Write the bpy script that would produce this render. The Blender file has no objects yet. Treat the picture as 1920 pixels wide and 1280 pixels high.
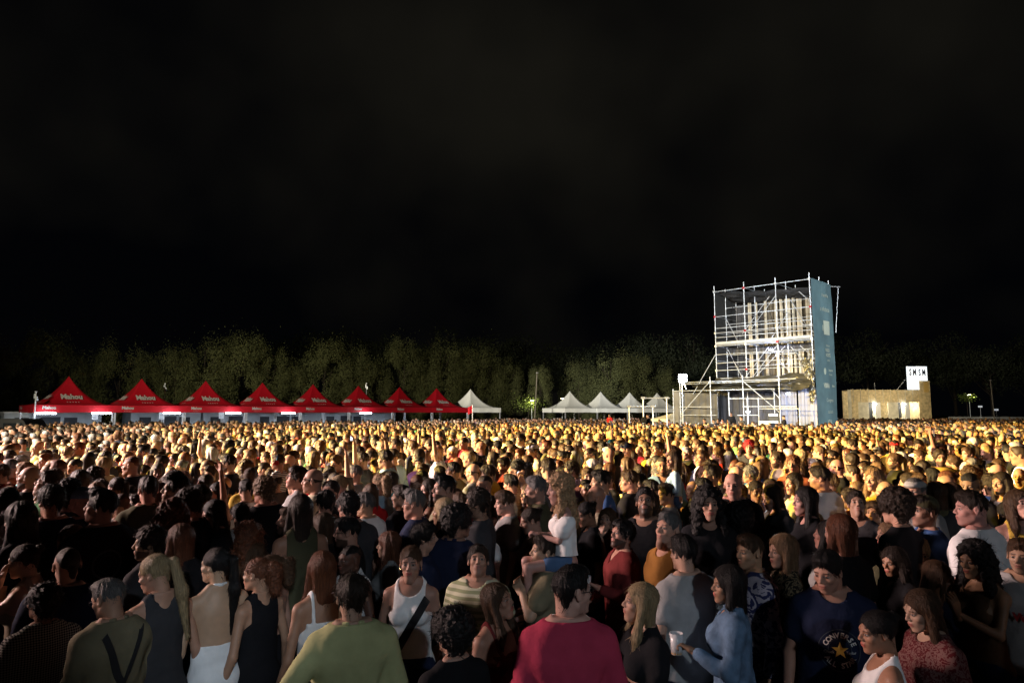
import bpy, math, random
import numpy as np
from mathutils import Vector, Matrix
from mathutils.bvhtree import BVHTree

S = bpy.context.scene
PI = math.pi
R_ = math.radians

# ---------------------------------------------------------------- camera
HC = 2.5                         # eye height: on the edge of the stage pit
FPX = 1280.0                     # focal length in photo pixels (24 mm on 36 mm)
TILT = R_(5.93)
cam = bpy.data.cameras.new('camera'); cam_o = bpy.data.objects.new('camera', cam); S.collection.objects.link(cam_o)
cam.lens = 24; cam.sensor_width = 36; cam.clip_end = 2000; cam.clip_start = .05
cam_o.location = (0, 0, HC); cam_o.rotation_euler = (R_(90)+TILT, 0, 0)
S.camera = cam_o

# ---------------------------------------------------------------- night sky and light
S.view_settings.view_transform = 'Standard'; S.view_settings.look = 'None'
S.view_settings.exposure = 0; S.view_settings.gamma = 1
S.cycles.max_bounces = 5; S.cycles.diffuse_bounces = 2; S.cycles.glossy_bounces = 2
S.cycles.transmission_bounces = 2; S.cycles.transparent_max_bounces = 4
S.cycles.caustics_reflective = False; S.cycles.caustics_refractive = False
S.cycles.use_denoising = True
S.cycles.sample_clamp_indirect = 4
world = bpy.data.worlds.new('World'); S.world = world; world.use_nodes = True
wn = world.node_tree; bg = wn.nodes['Background']
tc = wn.nodes.new('ShaderNodeTexCoord'); nz = wn.nodes.new('ShaderNodeTexNoise'); rp = wn.nodes.new('ShaderNodeValToRGB')
nz.inputs['Scale'].default_value = 1.7; nz.inputs['Detail'].default_value = 4; nz.inputs['Roughness'].default_value = .5
rp.color_ramp.elements[0].position = .48; rp.color_ramp.elements[0].color = (.0007,.0008,.0012,1)
rp.color_ramp.elements[1].position = .78; rp.color_ramp.elements[1].color = (.0090,.0082,.0060,1)
wn.links.new(tc.outputs['Generated'], nz.inputs['Vector']); wn.links.new(nz.outputs['Fac'], rp.inputs['Fac']); wn.links.new(rp.outputs['Color'], bg.inputs['Color'])
bg.inputs['Strength'].default_value = 1.0

def aim(o, target):
    d = Vector(target)-o.location
    o.rotation_euler = d.to_track_quat('-Z', 'Y').to_euler()
def spot(name, loc, target, power, col, angle, blend=.4, size=.4):
    l = bpy.data.lights.new(name, 'SPOT'); l.energy = power; l.color = col; l.spot_size = R_(angle); l.spot_blend = blend; l.shadow_soft_size = size
    o = bpy.data.objects.new(name, l); S.collection.objects.link(o); o.location = loc; aim(o, target); return o
def area(name, loc, target, power, col, sx, sy):
    l = bpy.data.lights.new(name, 'AREA'); l.energy = power; l.color = col; l.shape = 'RECTANGLE'; l.size = sx; l.size_y = sy
    o = bpy.data.objects.new(name, l); S.collection.objects.link(o); o.location = loc; aim(o, target); return o
WARM = (1.0,.67,.12)
# audience blinders hung over the stage, which stands to the left of the camera: a fan of beams over the field
for az, dist, pw in ((-5.5,62,720000), (5,66,780000), (15,64,680000), (26,54,250000), (38,42,60000)):
    a = R_(az); spot('stage_blinder', (-45,19,12.5), (-45+dist*math.cos(a),19+dist*math.sin(a),1.5), pw, WARM, 19, .55, .5)
spot('stage_spot', (-30,12.0,9.5), (-8.5,13.0,1.4), 115000, (1.0,.72,.67), 36, .8, .4)
# a wide wash that spills over the tents and the trees
spot('stage_wash_fill', (-30,4,12), (14,88,8), 100000, (1.0,.90,.64), 84, .8, .6)
spot('stage_wash_fill', (-30,4,12), (11,90,4), 240000, (1.0,.96,.84), 20, .8, .6)  # added narrow beam that brightens the white tents, no such fixture known
# the stage itself: video walls and washes, low and far less bright
area('stage_video_wall', (-26,8,8.5), (2,7,1.5), 8200, (1.0,.70,.63), 3, 2.5)
# added cool fill high behind the photographer, narrow beams aimed at chosen figures
spot('pit_fill_light', (4,-10,7), (.35,4.4,1.5), 1800, (.76,.88,1.0), 17, 1.0, .2)
spot('pit_fill_light', (3,-10,7), (-1.85,4.5,1.2), 3400, (.76,.88,1.0), 5.5, 1.0, .2)
spot('pit_fill_light', (9,-9,7), (4.0,6.2,1.5), 1000, (.76,.88,1.0), 16, 1.0, .2)
spot('tower_wash_fill', (14,-13,10), (20,46,6), 115000, (.88,.95,1.0), 20, .6, .5)  # added beam to light the teal banner, its source is assumed
spot('tower_wash_fill', (-20,-5,12), (17,48,7.5), 90000, (1.0,.94,.82), 17, .5, .5)
# ---------------------------------------------------------------- modelling kit
def vnoise(x, y, z, seed=0):
    """value noise, -1..1, on numpy arrays"""
    xi = np.floor(x).astype(np.int64); yi = np.floor(y).astype(np.int64); zi = np.floor(z).astype(np.int64)
    fx = (x - xi).astype(np.float32); fy = (y - yi).astype(np.float32); fz = (z - zi).astype(np.float32)
    fx = fx*fx*(3-2*fx); fy = fy*fy*(3-2*fy); fz = fz*fz*(3-2*fz)
    def hsh(a, b, c):
        n = (a*73856093) ^ (b*19349663) ^ (c*83492791) ^ (seed*2654435)
        n = (n ^ (n >> 13)) * 1274126177
        return (((n ^ (n >> 16)) & 65535).astype(np.float32))/32767.5 - 1.0
    def lx(b, c): return hsh(xi, b, c)*(1-fx) + hsh(xi+1, b, c)*fx
    return (lx(yi, zi)*(1-fy) + lx(yi+1, zi)*fy)*(1-fz) + (lx(yi, zi+1)*(1-fy) + lx(yi+1, zi+1)*fy)*fz

def nets(F, lo, h):
    """surface nets: iso surface F=0 as quads"""
    S = F < 0
    c = S[:-1, :-1, :-1].astype(np.int8)
    for o in ((1,0,0),(0,1,0),(0,0,1),(1,1,0),(1,0,1),(0,1,1),(1,1,1)):
        c = c + S[o[0]:S.shape[0]-1+o[0], o[1]:S.shape[1]-1+o[1], o[2]:S.shape[2]-1+o[2]]
    act = (c > 0) & (c < 8)
    idx = np.argwhere(act)
    vid = np.full(act.shape, -1, np.int64); vid[act] = np.arange(len(idx))
    acc = np.zeros((len(idx), 3)); cnt = np.zeros(len(idx))
    cor = [(a, b, d) for a in (0,1) for b in (0,1) for d in (0,1)]
    val = {o: F[idx[:,0]+o[0], idx[:,1]+o[1], idx[:,2]+o[2]].astype(np.float64) for o in cor}
    for o in cor:
        for ax in range(3):
            if o[ax] == 0:
                o2 = list(o); o2[ax] = 1; o2 = tuple(o2)
                a, b = val[o], val[o2]
                m = (a < 0) != (b < 0)
                t = np.where(m, a/np.where(m, a-b, 1), 0)
                p = np.tile(np.array(o, float), (len(idx), 1)); p[:, ax] += t
                acc[m] += p[m]; cnt[m] += 1
    V = (idx + acc/cnt[:, None])*h + np.array(lo)
    Q = []
    for ax in range(3):
        n = [slice(None)]*3; n2 = [slice(None)]*3
        n[ax] = slice(0, -1); n2[ax] = slice(1, None)
        e = S[tuple(n)] != S[tuple(n2)]
        ii = np.argwhere(e)
        b, d = [q for q in range(3) if q != ax]
        ok = (ii[:, b] > 0) & (ii[:, d] > 0) & (ii[:, b] < F.shape[b]-1) & (ii[:, d] < F.shape[d]-1)
        ii = ii[ok]
        ins = S[ii[:,0], ii[:,1], ii[:,2]]
        def at(db, dd):
            q = ii.copy(); q[:, b] += db; q[:, d] += dd
            return vid[q[:,0], q[:,1], q[:,2]]
        q = np.stack([at(-1,-1), at(0,-1), at(0,0), at(-1,0)], 1)
        flip = ins if ax != 1 else ~ins
        q[~flip] = q[~flip][:, ::-1]
        Q.append(q)
    Q = np.concatenate(Q) if Q else np.zeros((0,4), int)
    Q = Q[(Q >= 0).all(1)]
    return V, Q

# primitives: ('c', a, b, ra, rb, k) capsule; ('e', centre, radii, k) ellipsoid; ('t', a, b, ra, rb, sy, k) flattened capsule
# a negative k carves instead of adding
def field(prims, lo, hi, h, off=0.0, mods=()):
    lo = np.array(lo, float); hi = np.array(hi, float)
    n = np.maximum(np.ceil((hi-lo)/h).astype(int)+1, 3)
    ax = [(lo[i] + np.arange(n[i])*h).astype(np.float32) for i in range(3)]
    F = np.full(n, 0.3, np.float32)
    for p in prims:
        k = abs(p[-1]); mg = k + off + 3*h + .03
        if p[0] == 'e':
            c = np.array(p[1]); R = np.array(p[2]); bl, bh = c-R-mg, c+R+mg
        else:
            a, b = np.array(p[1]), np.array(p[2]); r = max(p[3], p[4])
            bl, bh = np.minimum(a, b)-r-mg, np.maximum(a, b)+r+mg
        s = tuple(slice(max(0, int((bl[i]-lo[i])/h)), max(0, min(n[i], int((bh[i]-lo[i])/h)+2))) for i in range(3))
        if any(q.stop <= q.start for q in s): continue
        X = ax[0][s[0]][:, None, None]; Y = ax[1][s[1]][None, :, None]; Z = ax[2][s[2]][None, None, :]
        if p[0] == 'e':
            x, y, z = X-c[0], Y-c[1], Z-c[2]
            k0 = np.sqrt((x/R[0])**2 + (y/R[1])**2 + (z/R[2])**2)
            k1 = np.sqrt((x/R[0]**2)**2 + (y/R[1]**2)**2 + (z/R[2]**2)**2)
            d = k0*(k0-1)/np.maximum(k1, 1e-6)
        else:
            sy = p[5] if p[0] == 't' else 1.0
            x, y, z = X-a[0], (Y-a[1])/sy, Z-a[2]
            ba = (b-a).astype(np.float32).copy(); ba[1] /= sy
            t = np.clip((x*ba[0]+y*ba[1]+z*ba[2])/max(float(ba@ba), 1e-9), 0, 1)
            d = np.sqrt((x-ba[0]*t)**2 + (y-ba[1]*t)**2 + (z-ba[2]*t)**2) - (p[3]+(p[4]-p[3])*t)
            if sy < 1: d = d*(sy+1)/2
        G = F[s]
        if p[-1] >= 0:
            q = np.maximum(k-np.abs(G-d), 0)/max(k, 1e-6)
            F[s] = np.minimum(G, d) - q*q*k*.25
        else:
            d = -d
            q = np.maximum(k-np.abs(G-d), 0)/max(k, 1e-6)
            F[s] = np.maximum(G, d) + q*q*k*.25
    F -= off
    X = ax[0][:, None, None]; Y = ax[1][None, :, None]; Z = ax[2][None, None, :]
    for m in mods: F = m(F, X, Y, Z).astype(np.float32)
    for i in range(3):                       # keep the surface closed at the border
        s = [slice(None)]*3; s[i] = 0; F[tuple(s)] = .1; s[i] = -1; F[tuple(s)] = .1
    return F, lo

def solid(prims, lo, hi, h, off=0.0, mods=()):
    F, lo = field(prims, lo, hi, h, off, mods)
    return nets(F, lo, h)

def merge(pieces):
    V, Q, n = [], [], 0
    for v, q in pieces:
        V.append(v); Q.append(q+n); n += len(v)
    return np.concatenate(V), np.concatenate(Q)

def mesh_np(name, V, Q, smooth=True, col=None):
    me = bpy.data.meshes.new(name)
    V = np.ascontiguousarray(V, np.float32); Q = np.ascontiguousarray(Q, np.int32)
    k = Q.shape[1]
    me.vertices.add(len(V)); me.vertices.foreach_set('co', V.ravel())
    me.loops.add(Q.size); me.loops.foreach_set('vertex_index', Q.ravel())
    me.polygons.add(len(Q)); me.polygons.foreach_set('loop_start', np.arange(0, Q.size, k, dtype=np.int32))
    me.polygons.foreach_set('loop_total', np.full(len(Q), k, np.int32))
    if smooth: me.polygons.foreach_set('use_smooth', np.ones(len(Q), bool))
    me.update(calc_edges=True)
    if col is not None:
        at = me.color_attributes.new('feat', 'FLOAT_COLOR', 'POINT')
        at.data.foreach_set('color', np.ascontiguousarray(col, np.float32).ravel())
    return me

# ---------------------------------------------------------------- heads
def head_prims(sex, w=1.0, jaw=1.0):
    P = [('e', (0,-.018,.035), (.076*w,.097,.085), .01),
         ('e', (0,.024,-.032), (.055*w,.066,.083), .035),
         ('c', (-.043*w*jaw,-.002,-.058), (-.018*jaw,.060,-.100), .016,.013, .03),
         ('c', (.043*w*jaw,-.002,-.058), (.018*jaw,.060,-.100), .016,.013, .03),
         ('e', (0,.066,-.101), (.023,.022,.018), .022),
         ('c', (-.036,.070,.024), (.036,.070,.024), .013,.013, .02),
         ('e', (-.040,.056,-.022), (.021,.022,.018), .02), ('e', (.040,.056,-.022), (.021,.022,.018), .02),
         ('e', (0,.066,-.060), (.031,.028,.028), .02),
         ('e', (-.032,.094,.006), (.017,.014,.012), -.014), ('e', (.032,.094,.006), (.017,.014,.012), -.014),
         ('c', (0,.083,.016), (0,.106,-.022), .0065,.0105, .012),
         ('e', (-.012,.096,-.028), (.0085,.010,.0075), .008), ('e', (.012,.096,-.028), (.0085,.010,.0075), .008),
         ('e', (-.031,.0735,.005), (.0135,.0125,.0115), .004), ('e', (.031,.0735,.005), (.0135,.0125,.0115), .004),
         ('e', (0,.0915,-.0525), (.021,.0075,.0052), .006), ('e', (0,.0895,-.0635), (.018,.0078,.0065), .006),
         ('e', (0,.104,-.0580), (.024,.008,.0022), -.004)]
    for s in (-1, 1):
        P += [('e', (s*.078*w,-.014,.004), (.010,.017,.028), .008), ('e', (s*.080*w,-.012,-.018), (.008,.011,.013), .008),
              ('e', (s*.087*w,-.009,.006), (.006,.009,.015), -.005)]
    rn = .054 if sex == 'm' else .045
    P += [('c', (0,-.028,-.055), (0,-.040,-.23), rn, rn*1.06, .03),
          ('c', (-.02,-.05,-.02), (0,-.052,-.2), .04,.04, .03)]
    if sex == 'm': P.append(('e', (0,.014,-.135), (.009,.010,.014), .02))
    return P

_heads = {}
def head_piece(kind):
    """head and neck; returns V, Q, feature colours (rgb + how strongly it replaces the skin)"""
    if kind in _heads: return _heads[kind]
    sex = kind[0]; v = int(kind[1:2] or 0)
    w = (1.0, 1.07, .95)[v % 3]*(1 if sex == 'm' else .95)
    jaw = (1.0, 1.12, .92)[v % 3]*(1 if sex == 'm' else .84)
    P = head_prims('m' if sex == 'm' else 'f', w, jaw)
    if sex == 'f':
        P += [('e', (0,.092,-.0530), (.021,.0085,.0060), .006), ('e', (0,.091,-.0640), (.0185,.009,.0075), .006)]
    if 'g' in kind: P += [('e', (0,.05,-.125), (.035,.03,.02), .03)]
    V, Q = solid(P, (-.11,-.14,-.235), (.11,.13,.135), .0042, mods=[lambda F, X, Y, Z: np.maximum(F, -.215-Z)])
    x, y, z = np.abs(V[:,0]), V[:,1], V[:,2]
    C = np.zeros((len(V), 4), np.float32)
    def put(m, rgb, a): C[m] = (*rgb, a)
    if 'b' in kind:   # beard
        e = (z < -.040) & (y > -.012) & (z > -.135) & ~((x < .022) & (z > -.070) & (z < -.048)) & (z < -.034 - .35*(x-.02) + .5*np.maximum(x-.05,0)*0)
        put(e & ((y < .086) | (z > -.05) | (z < -.068)), (.018,.012,.009), .86)
        put((x < .030) & (z < -.036) & (z > -.047) & (y > .07), (.018,.012,.009), .8)
    elif sex == 'm':
        e = (z < -.040) & (y > .0) & (z > -.125)
        put(e, (.05,.035,.03), .22)
    put((x < .022) & (z < -.0465) & (z > -.0705) & (y > .0835), (.33,.10,.085) if sex == 'm' else (.42,.07,.07), .6)
    put((x < .020) & (np.abs(z+.058) < .0022) & (y > .08), (.05,.01,.01), .8)
    put((x > .013) & (x < .048) & (z > .0225) & (z < .0305 if sex == 'm' else z < .0285) & (y > .055), (.02,.013,.01), .8)
    ex = (x-.031)/.0155; ez = (z-.0045)/.0062
    lid = (ex*ex+ez*ez < 1.7) & (y > .06)
    put(lid, (.05,.03,.025), .55)
    eye = (ex*ex+ez*ez < .95) & (y > .06)
    put(eye, (.34,.31,.29), 1)
    put(eye & (np.abs(x-.031) < .0075), (.02,.012,.009), 1)
    put((x > .004) & (x < .011) & (np.abs(z+.0345) < .0035) & (y > .088), (.06,.02,.015), .7)
    _heads[kind] = (V, Q, C)
    return _heads[kind]

def rot(yaw, pitch=0, roll=0):
    return (Matrix.Rotation(yaw, 3, 'Z') @ Matrix.Rotation(pitch, 3, 'X') @ Matrix.Rotation(roll, 3, 'Y'))

def head_matrix(yaw=0, pitch=0, roll=0, hs=1.0, z=1.64, y=.022):
    """head frame: turns about the top of the neck"""
    piv = Vector((0,-.035,-.10))*hs
    R = rot(yaw, pitch, roll).to_4x4()
    return Matrix.Translation(Vector((0, y, z)) + piv) @ R @ Matrix.Translation(-piv) @ Matrix.Scale(hs, 4)

# ---------------------------------------------------------------- bodies
ARMS = {'down': ((.262,-.035,1.13), (.285,.03,.885)),
        'bent': ((.25,-.01,1.13), (.17,.22,1.08)),
        'cup': ((.24,.03,1.14), (.13,.25,1.24)),
        'clasp': ((.22,.08,1.17), (.045,.29,1.20)),
        'clap': ((.22,.10,1.19), (.07,.31,1.32)),
        'raise': ((.25,.06,1.62), (.20,.09,1.86)),
        'hip': ((.40,-.14,1.16), (.20,-.01,1.03)),
        'phone': ((.19,.20,1.27), (.08,.31,1.49)),
        'face': ((.17,.20,1.26), (.035,.155,1.50)),
        'chest': ((.23,.02,1.15), (.02,.16,1.28)),
        'carry': ((.25,.10,1.24), (.13,.16,1.36)),
        'none': None}

def torso_prims(sex, sh):
    if sex == 'm':
        return [('t', (0,0,1.33), (0,.0,1.10), .185,.165, .62, .03), ('t', (0,0,1.10), (0,-.005,.93), .162,.172, .66, .05),
                ('c', (-sh+.02,-.012,1.405), (sh-.02,-.012,1.405), .050,.050, .06),
                ('c', (-.035,-.03,1.53), (-sh+.05,-.02,1.435), .042,.036, .05), ('c', (.035,-.03,1.53), (sh-.05,-.02,1.435), .042,.036, .05),
                ('e', (-.08,.062,1.335), (.085,.05,.07), .05), ('e', (.08,.062,1.335), (.085,.05,.07), .05),
                ('e', (-.09,-.07,1.37), (.08,.04,.10), .05), ('e', (.09,-.07,1.37), (.08,.04,.10), .05)]
    return [('t', (0,0,1.33), (0,.0,1.11), .155,.125, .66, .03), ('t', (0,0,1.11), (0,-.01,.93), .124,.168, .66, .05),
            ('c', (-sh+.015,-.012,1.41), (sh-.015,-.012,1.41), .040,.040, .05),
            ('c', (-.03,-.03,1.53), (-sh+.05,-.02,1.435), .034,.028, .05), ('c', (.03,-.03,1.53), (sh-.05,-.02,1.435), .034,.028, .05),
            ('e', (-.072,.085,1.29), (.062,.058,.062), .03), ('e', (.072,.085,1.29), (.062,.058,.062), .03),
            ('e', (0,-.055,.92), (.15,.085,.09), .05)]

def limbs(sex, sh, arms, legs):
    f = 1.0 if sex == 'm' else .82
    A = []
    for s, a in ((-1, arms[0]), (1, arms[1])):
        j = ARMS.get(a) if isinstance(a, str) else a
        if j is None: continue
        e = (s*(j[0][0]-.19+sh), j[0][1], j[0][2]); w = (s*j[1][0], j[1][1], j[1][2])
        A.append(((s*sh,-.012,1.405), e, w, s))
    P = []
    for a, e, w, s in A:
        P += [('e', a, (.046*f,.052*f,.052*f), .03), ('c', a, e, .046*f,.038*f, .025), ('c', e, w, .040*f,.0265*f, .015)]
    L = []
    for s in (-1, 1):
        if legs == 'sit': h, k, an = (s*.085,.02,.93), (s*.16,.42,.90), (s*.13,.40,.42)
        else: h, k, an = (s*.085,0,.90), (s*.10,.02,.49), (s*.105,-.02,.09)
        L += [('c', h, k, .088*(f+.1),.056*(f+.08), .04), ('c', k, an, .056*(f+.08),.036, .02), ('c', an, (an[0],an[1]+.15,an[2]-.045), .038,.028, .03)]
    return A, P, L

def hand_piece(w, d, s, up, curl, f=1.0, grip=False):
    """a palm, four fingers and a thumb at wrist w, pointing along d"""
    d = Vector(d).normalized(); up = Vector(up); side = d.cross(up).normalized(); n = side.cross(d).normalized()
    w = Vector(w)
    def P(a, b, c): return tuple(w + d*a*f + side*b*f*s + n*c*f)     # along, across, up
    pr = [('c', P(-.03,0,0), P(.02,0,0), .026*f,.024*f, .01)]
    for b in (-.024,-.008,.008,.024): pr.append(('c', P(.02,b*.8,0), P(.085,b*1.15,-.002), .0135*f,.0115*f, .012))
    ln = (.064,.074,.070,.054)
    for i, b in enumerate((-.028,-.0095,.0095,.028)):
        l = ln[i]; c = curl*(1+.12*i)
        p0 = (.085, b); a1 = c*.8; a2 = c*1.7; a3 = c*2.3
        q1 = (.085+math.cos(a1)*l*.45, -math.sin(a1)*l*.45); q2 = (q1[0]+math.cos(a2)*l*.33, q1[1]-math.sin(a2)*l*.33)
        q3 = (q2[0]+math.cos(a3)*l*.25, q2[1]-math.sin(a3)*l*.25); sp = b*(.35-.25*curl)
        pr += [('c', P(.083,b,0), P(q1[0],b+sp*.4,q1[1]), .0095*f,.0088*f, .004), ('c', P(q1[0],b+sp*.4,q1[1]), P(q2[0],b+sp*.7,q2[1]), .0088*f,.0080*f, .002),
               ('c', P(q2[0],b+sp*.7,q2[1]), P(q3[0],b+sp,q3[1]), .0080*f,.0068*f, .002)]
    pr += [('c', P(.022,-.026,-.006), P(.055,-.052,-.016), .0135*f,.0115*f, .01), ('c', P(.055,-.052,-.016), P(.088,-.058 if not grip else -.030,-.020-.03*curl), .0105*f,.008*f, .004)]
    A = np.array([p[1] for p in pr]+[p[2] for p in pr]); lo = A.min(0)-.035; hi = A.max(0)+.035
    return solid(pr, lo, hi, .0045)

def hand_frame(e, w, pose):
    d = Vector(w)-Vector(e)
    if pose == 'raise': return d, Vector((0,-1,.1)), .35
    if pose in ('phone',): return d + Vector((0,.1,.25)), Vector((0,.6,-1)), .75
    if pose in ('cup',): return d+Vector((0,.12,.06)), Vector((0,-.2,-1)).cross(Vector((1,0,0))) + Vector((.2,0,1)), .85
    if pose == 'clap': return Vector((0,.3,1)), Vector((1 if w[0] > 0 else -1,0,0)), .25
    if pose == 'clasp': return Vector((-w[0]*2,.35,.15)), Vector((0,.3,1)), .8
    if pose == 'face': return Vector((0,-.25,1)), Vector((0,1,.2)), .35
    if pose == 'chest': return Vector((-1 if w[0] > 0 else 1,.1,.35)), Vector((0,1,0)), .3
    if pose == 'hip': return Vector((-w[0],.15,-.35)), Vector((w[0],-.1,.3)), .4
    return d+Vector((0,.03,0)), Vector((1 if w[0] > 0 else -1,0,.05)), .45

_bodies = {}
def body_mesh(kind, arms=('down','down'), yaw=0.0, pitch=0.0, roll=0.0, legs='stand', bs=1.0, hs=1.0, h=.011, lean=0):
    key = (kind, arms, round(yaw,2), round(pitch,2), round(roll,2), legs, bs, hs, lean)
    if key in _bodies: return _bodies[key]
    sex = kind[0]; sh = .182 if sex == 'm' else .158
    A, P, L = limbs(sex, sh, arms, legs)
    T = torso_prims(sex, sh)
    neck = [('c', (0,-.02,1.56), (0,-.03,1.40), .050 if sex == 'm' else .041, .055, .03)]
    pts = np.array([p[1] for p in P]+[p[2] for p in P if p[0] != 'e']+[(-.3,-.2,.8),(.3,.2,1.5)])
    V1, Q1 = solid(T+P+neck, pts.min(0)-.08, pts.max(0)+.08, h, mods=[lambda F, X, Y, Z: np.maximum(np.maximum(F, Z-1.53 - 9*(np.abs(X) > .08)), .86-Z)])
    lg = [L[0:3]+L[3:6]][0] + [('t', (0,0,.98), (0,-.005,.90), .16,.165, .66, .05)]
    ptl = np.array([p[1] for p in L]+[p[2] for p in L]+[(-.2,-.15,.9),(.2,.2,.95)])
    V2, Q2 = solid(lg, ptl.min(0)-.10, np.array([*(ptl.max(0)+.10)[:2], .97 if legs == 'stand' else 1.0]), .02)
    V2 = V2*(1,1,1); V2[:, 2] = np.maximum(V2[:, 2], 0)
    pcs = [(V1, Q1), (V2, Q2)]
    for a, e, w, s in A:
        pose = arms[0] if s < 0 else arms[1]
        pose = pose if isinstance(pose, str) else 'clasp'
        d, up, c = hand_frame(e, w, pose)
        pcs.append(hand_piece(w, d, s, up, c, .92 if sex == 'f' else 1.0, grip=pose in ('cup','phone','clasp')))
    n1 = sum(len(p[0]) for p in pcs)
    V, Q = merge(pcs)
    V = V*bs
    hV, hQ, hC = head_piece(kind)
    M = np.array(head_matrix(yaw, pitch, roll, hs, z=1.64*bs + (hs-bs)*.13))
    # the neck base stays put while the head turns
    t = np.clip((hV[:, 2]+.20)/.10, 0, 1)[:, None]
    M0 = np.array(head_matrix(0, 0, 0, hs, z=1.64*bs + (hs-bs)*.13))
    hh = np.c_[hV, np.ones(len(hV))]
    hW = (hh @ M.T)[:, :3]*t + (hh @ M0.T)[:, :3]*(1-t)
    C = np.concatenate([np.zeros((n1, 4), np.float32), hC])
    V, Q = merge([(V, Q), (hW, hQ)])
    me = mesh_np('person', V, Q, col=C)
    _bodies[key] = me
    return me

# ---------------------------------------------------------------- clothes
_cl = {}
def top_mesh(sex, style, arms=('down','down'), bs=1.0, seed=0, legs='stand', h=.010):
    key = (sex, style, arms, bs, seed % 3, legs)
    if key in _cl: return _cl[key]
    sh = .182 if sex == 'm' else .158
    A, P, L = limbs(sex, sh, arms, legs)
    T = torso_prims(sex, sh); R = []
    ln = {'tee': .52, 'shirt': 1.0, 'long': 1.0, 'jacket': 1.0, 'polo': .5, 'tank': 0, 'halter': 0, 'strap': 0, 'blouse': .45, 'dress': 0}[style]
    thick = {'jacket': .014, 'shirt': .009, 'tee': .008, 'long': .007, 'polo': .008, 'blouse': .014}.get(style, .006)
    loose = style in ('tee','shirt','jacket','polo','long','blouse')
    if loose:
        T = T + [('c', (0,-.024,1.53), (0,-.03,1.40), .052 if sex == 'm' else .045, .057, .03),
            ('t', (0,.0,1.28), (0,-.002,.90), .168 if sex == 'm' else .148, .185 if sex == 'm' else .165, .68, .05)]
    for a, e, w, s in A:
        f = 1.0 if sex == 'm' else .84
        if ln > 0:
            t = min(1, ln); m = tuple(a[i]+(e[i]-a[i])*t for i in range(3))
            R += [('e', a, (.047*f,.055*f,.053*f), .03), ('c', a, m, .049*f,.053*f if ln < 1 else .043*f, .03)]
            if ln >= 1:
                m = tuple(e[i]+(w[i]-e[i])*(.95 if style != 'shirt' else .8) for i in range(3))
                R += [('c', e, m, .043*f,.033*f, .02)]
    if style == 'blouse':
        R = [('c', tuple(A[i][0][j]+(0,0,-.055)[j] for j in range(3)), tuple(A[i][0][j]*.45+A[i][1][j]*.55 for j in range(3)), .070,.072, .02) for i in range(len(A))]
    hem = .80 if style in ('dress','halter') else (.90 if style == 'tank' else .86)
    if legs == 'sit': hem = 1.0
    ns = seed*7+3
    def folds(F, X, Y, Z):
        zz = Z + 0*X + 0*Y; xx = X+0*Z+0*Y; yy = Y+0*Z+0*X
        a = vnoise(xx*7+ns, yy*7, zz*3.2, ns); b = vnoise(xx*16, yy*16+ns, zz*9+xx*10, ns+1)
        amp = 1.0 if loose else .35
        F = F - (.008*(1+a) + .004*(1+b))*amp*np.clip((1.50-zz)/.15, .15, 1)
        rd = np.abs(vnoise(xx*5+zz*3, yy*5, zz*5-xx*4, ns+5))
        return F + amp*.010*np.clip(.25-rd, 0, 1)*4*np.clip((1.34-zz)/.1, 0, 1)
    def cut(F, X, Y, Z):
        F = np.maximum(F, hem + .012*np.sin(9*X+ns)-Z)
        r = np.sqrt((X/.085)**2 + ((Y-.012)/.090)**2)
        if style in ('tee','long'):
            nk = (1.0-np.sqrt((X/.078)**2+((Y-.035)/.090)**2+((Z-1.53)/.085)**2))*.075
            F = np.maximum(F, Z-1.512)
        elif style in ('shirt','polo','jacket'):
            nk = (1.0-np.sqrt((X/.056)**2+((Y-.03)/.070)**2+((Z-1.56)/.12)**2))*.06
            v = .055*(np.clip((Z-1.40)/.10, 0, 1)) - np.abs(X) + 0*Y
            nk = np.maximum(nk, np.minimum(v, Y-.03))
            F = np.maximum(F, Z-1.515)
        elif style in ('tank',):
            nk = (1.0-np.sqrt((X/.092)**2+((Y-.03)/.12)**2+((Z-1.515)/.115)**2))*.09
            ar = np.abs(X) - (sh-.045 + np.clip(1.33-Z, 0, .2)*.9)
            F = np.maximum(F, ar)
        elif style in ('strap',):
            nk = (Z-1.335-.25*np.maximum(0, .04-np.abs(np.abs(X)-.085))*8*0) + 0*X + 0*Y
            st = np.abs(np.abs(X)-.088) - .011 + 0*Y + 0*Z
            nk = np.minimum(nk, st)
            F = np.maximum(F, np.abs(X) - (sh-.03 + np.clip(1.30-Z, 0, .2)*.9))
        elif style in ('dress','halter'):
            top = 1.31 + np.where(Y > 0, .10, -.16) + 0*X
            nk = Z-top + 0*X
        elif style == 'blouse':
            nk = Z-1.40 + 0*X + .02*np.sin(40*X)
        F = np.maximum(F, nk)
        return F
    pts = np.array([p[1] for p in P]+[p[2] for p in P if p[0] != 'e']+[(-.25,-.18,hem-.03),(.25,.2,1.5)])
    prims = [p for p in T]+R
    lo, hi = pts.min(0)-.10, pts.max(0)+.11
    lo[2] = max(lo[2], min(hem-.03, min([p[1][2] for p in P])-.1)) if ln else hem-.03
    if ln < 1: hi[2] = min(hi[2], 1.62 if 'raise' not in arms else 1.8)
    pc = [solid(prims, lo, hi, h, off=thick, mods=[folds, cut])]
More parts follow.
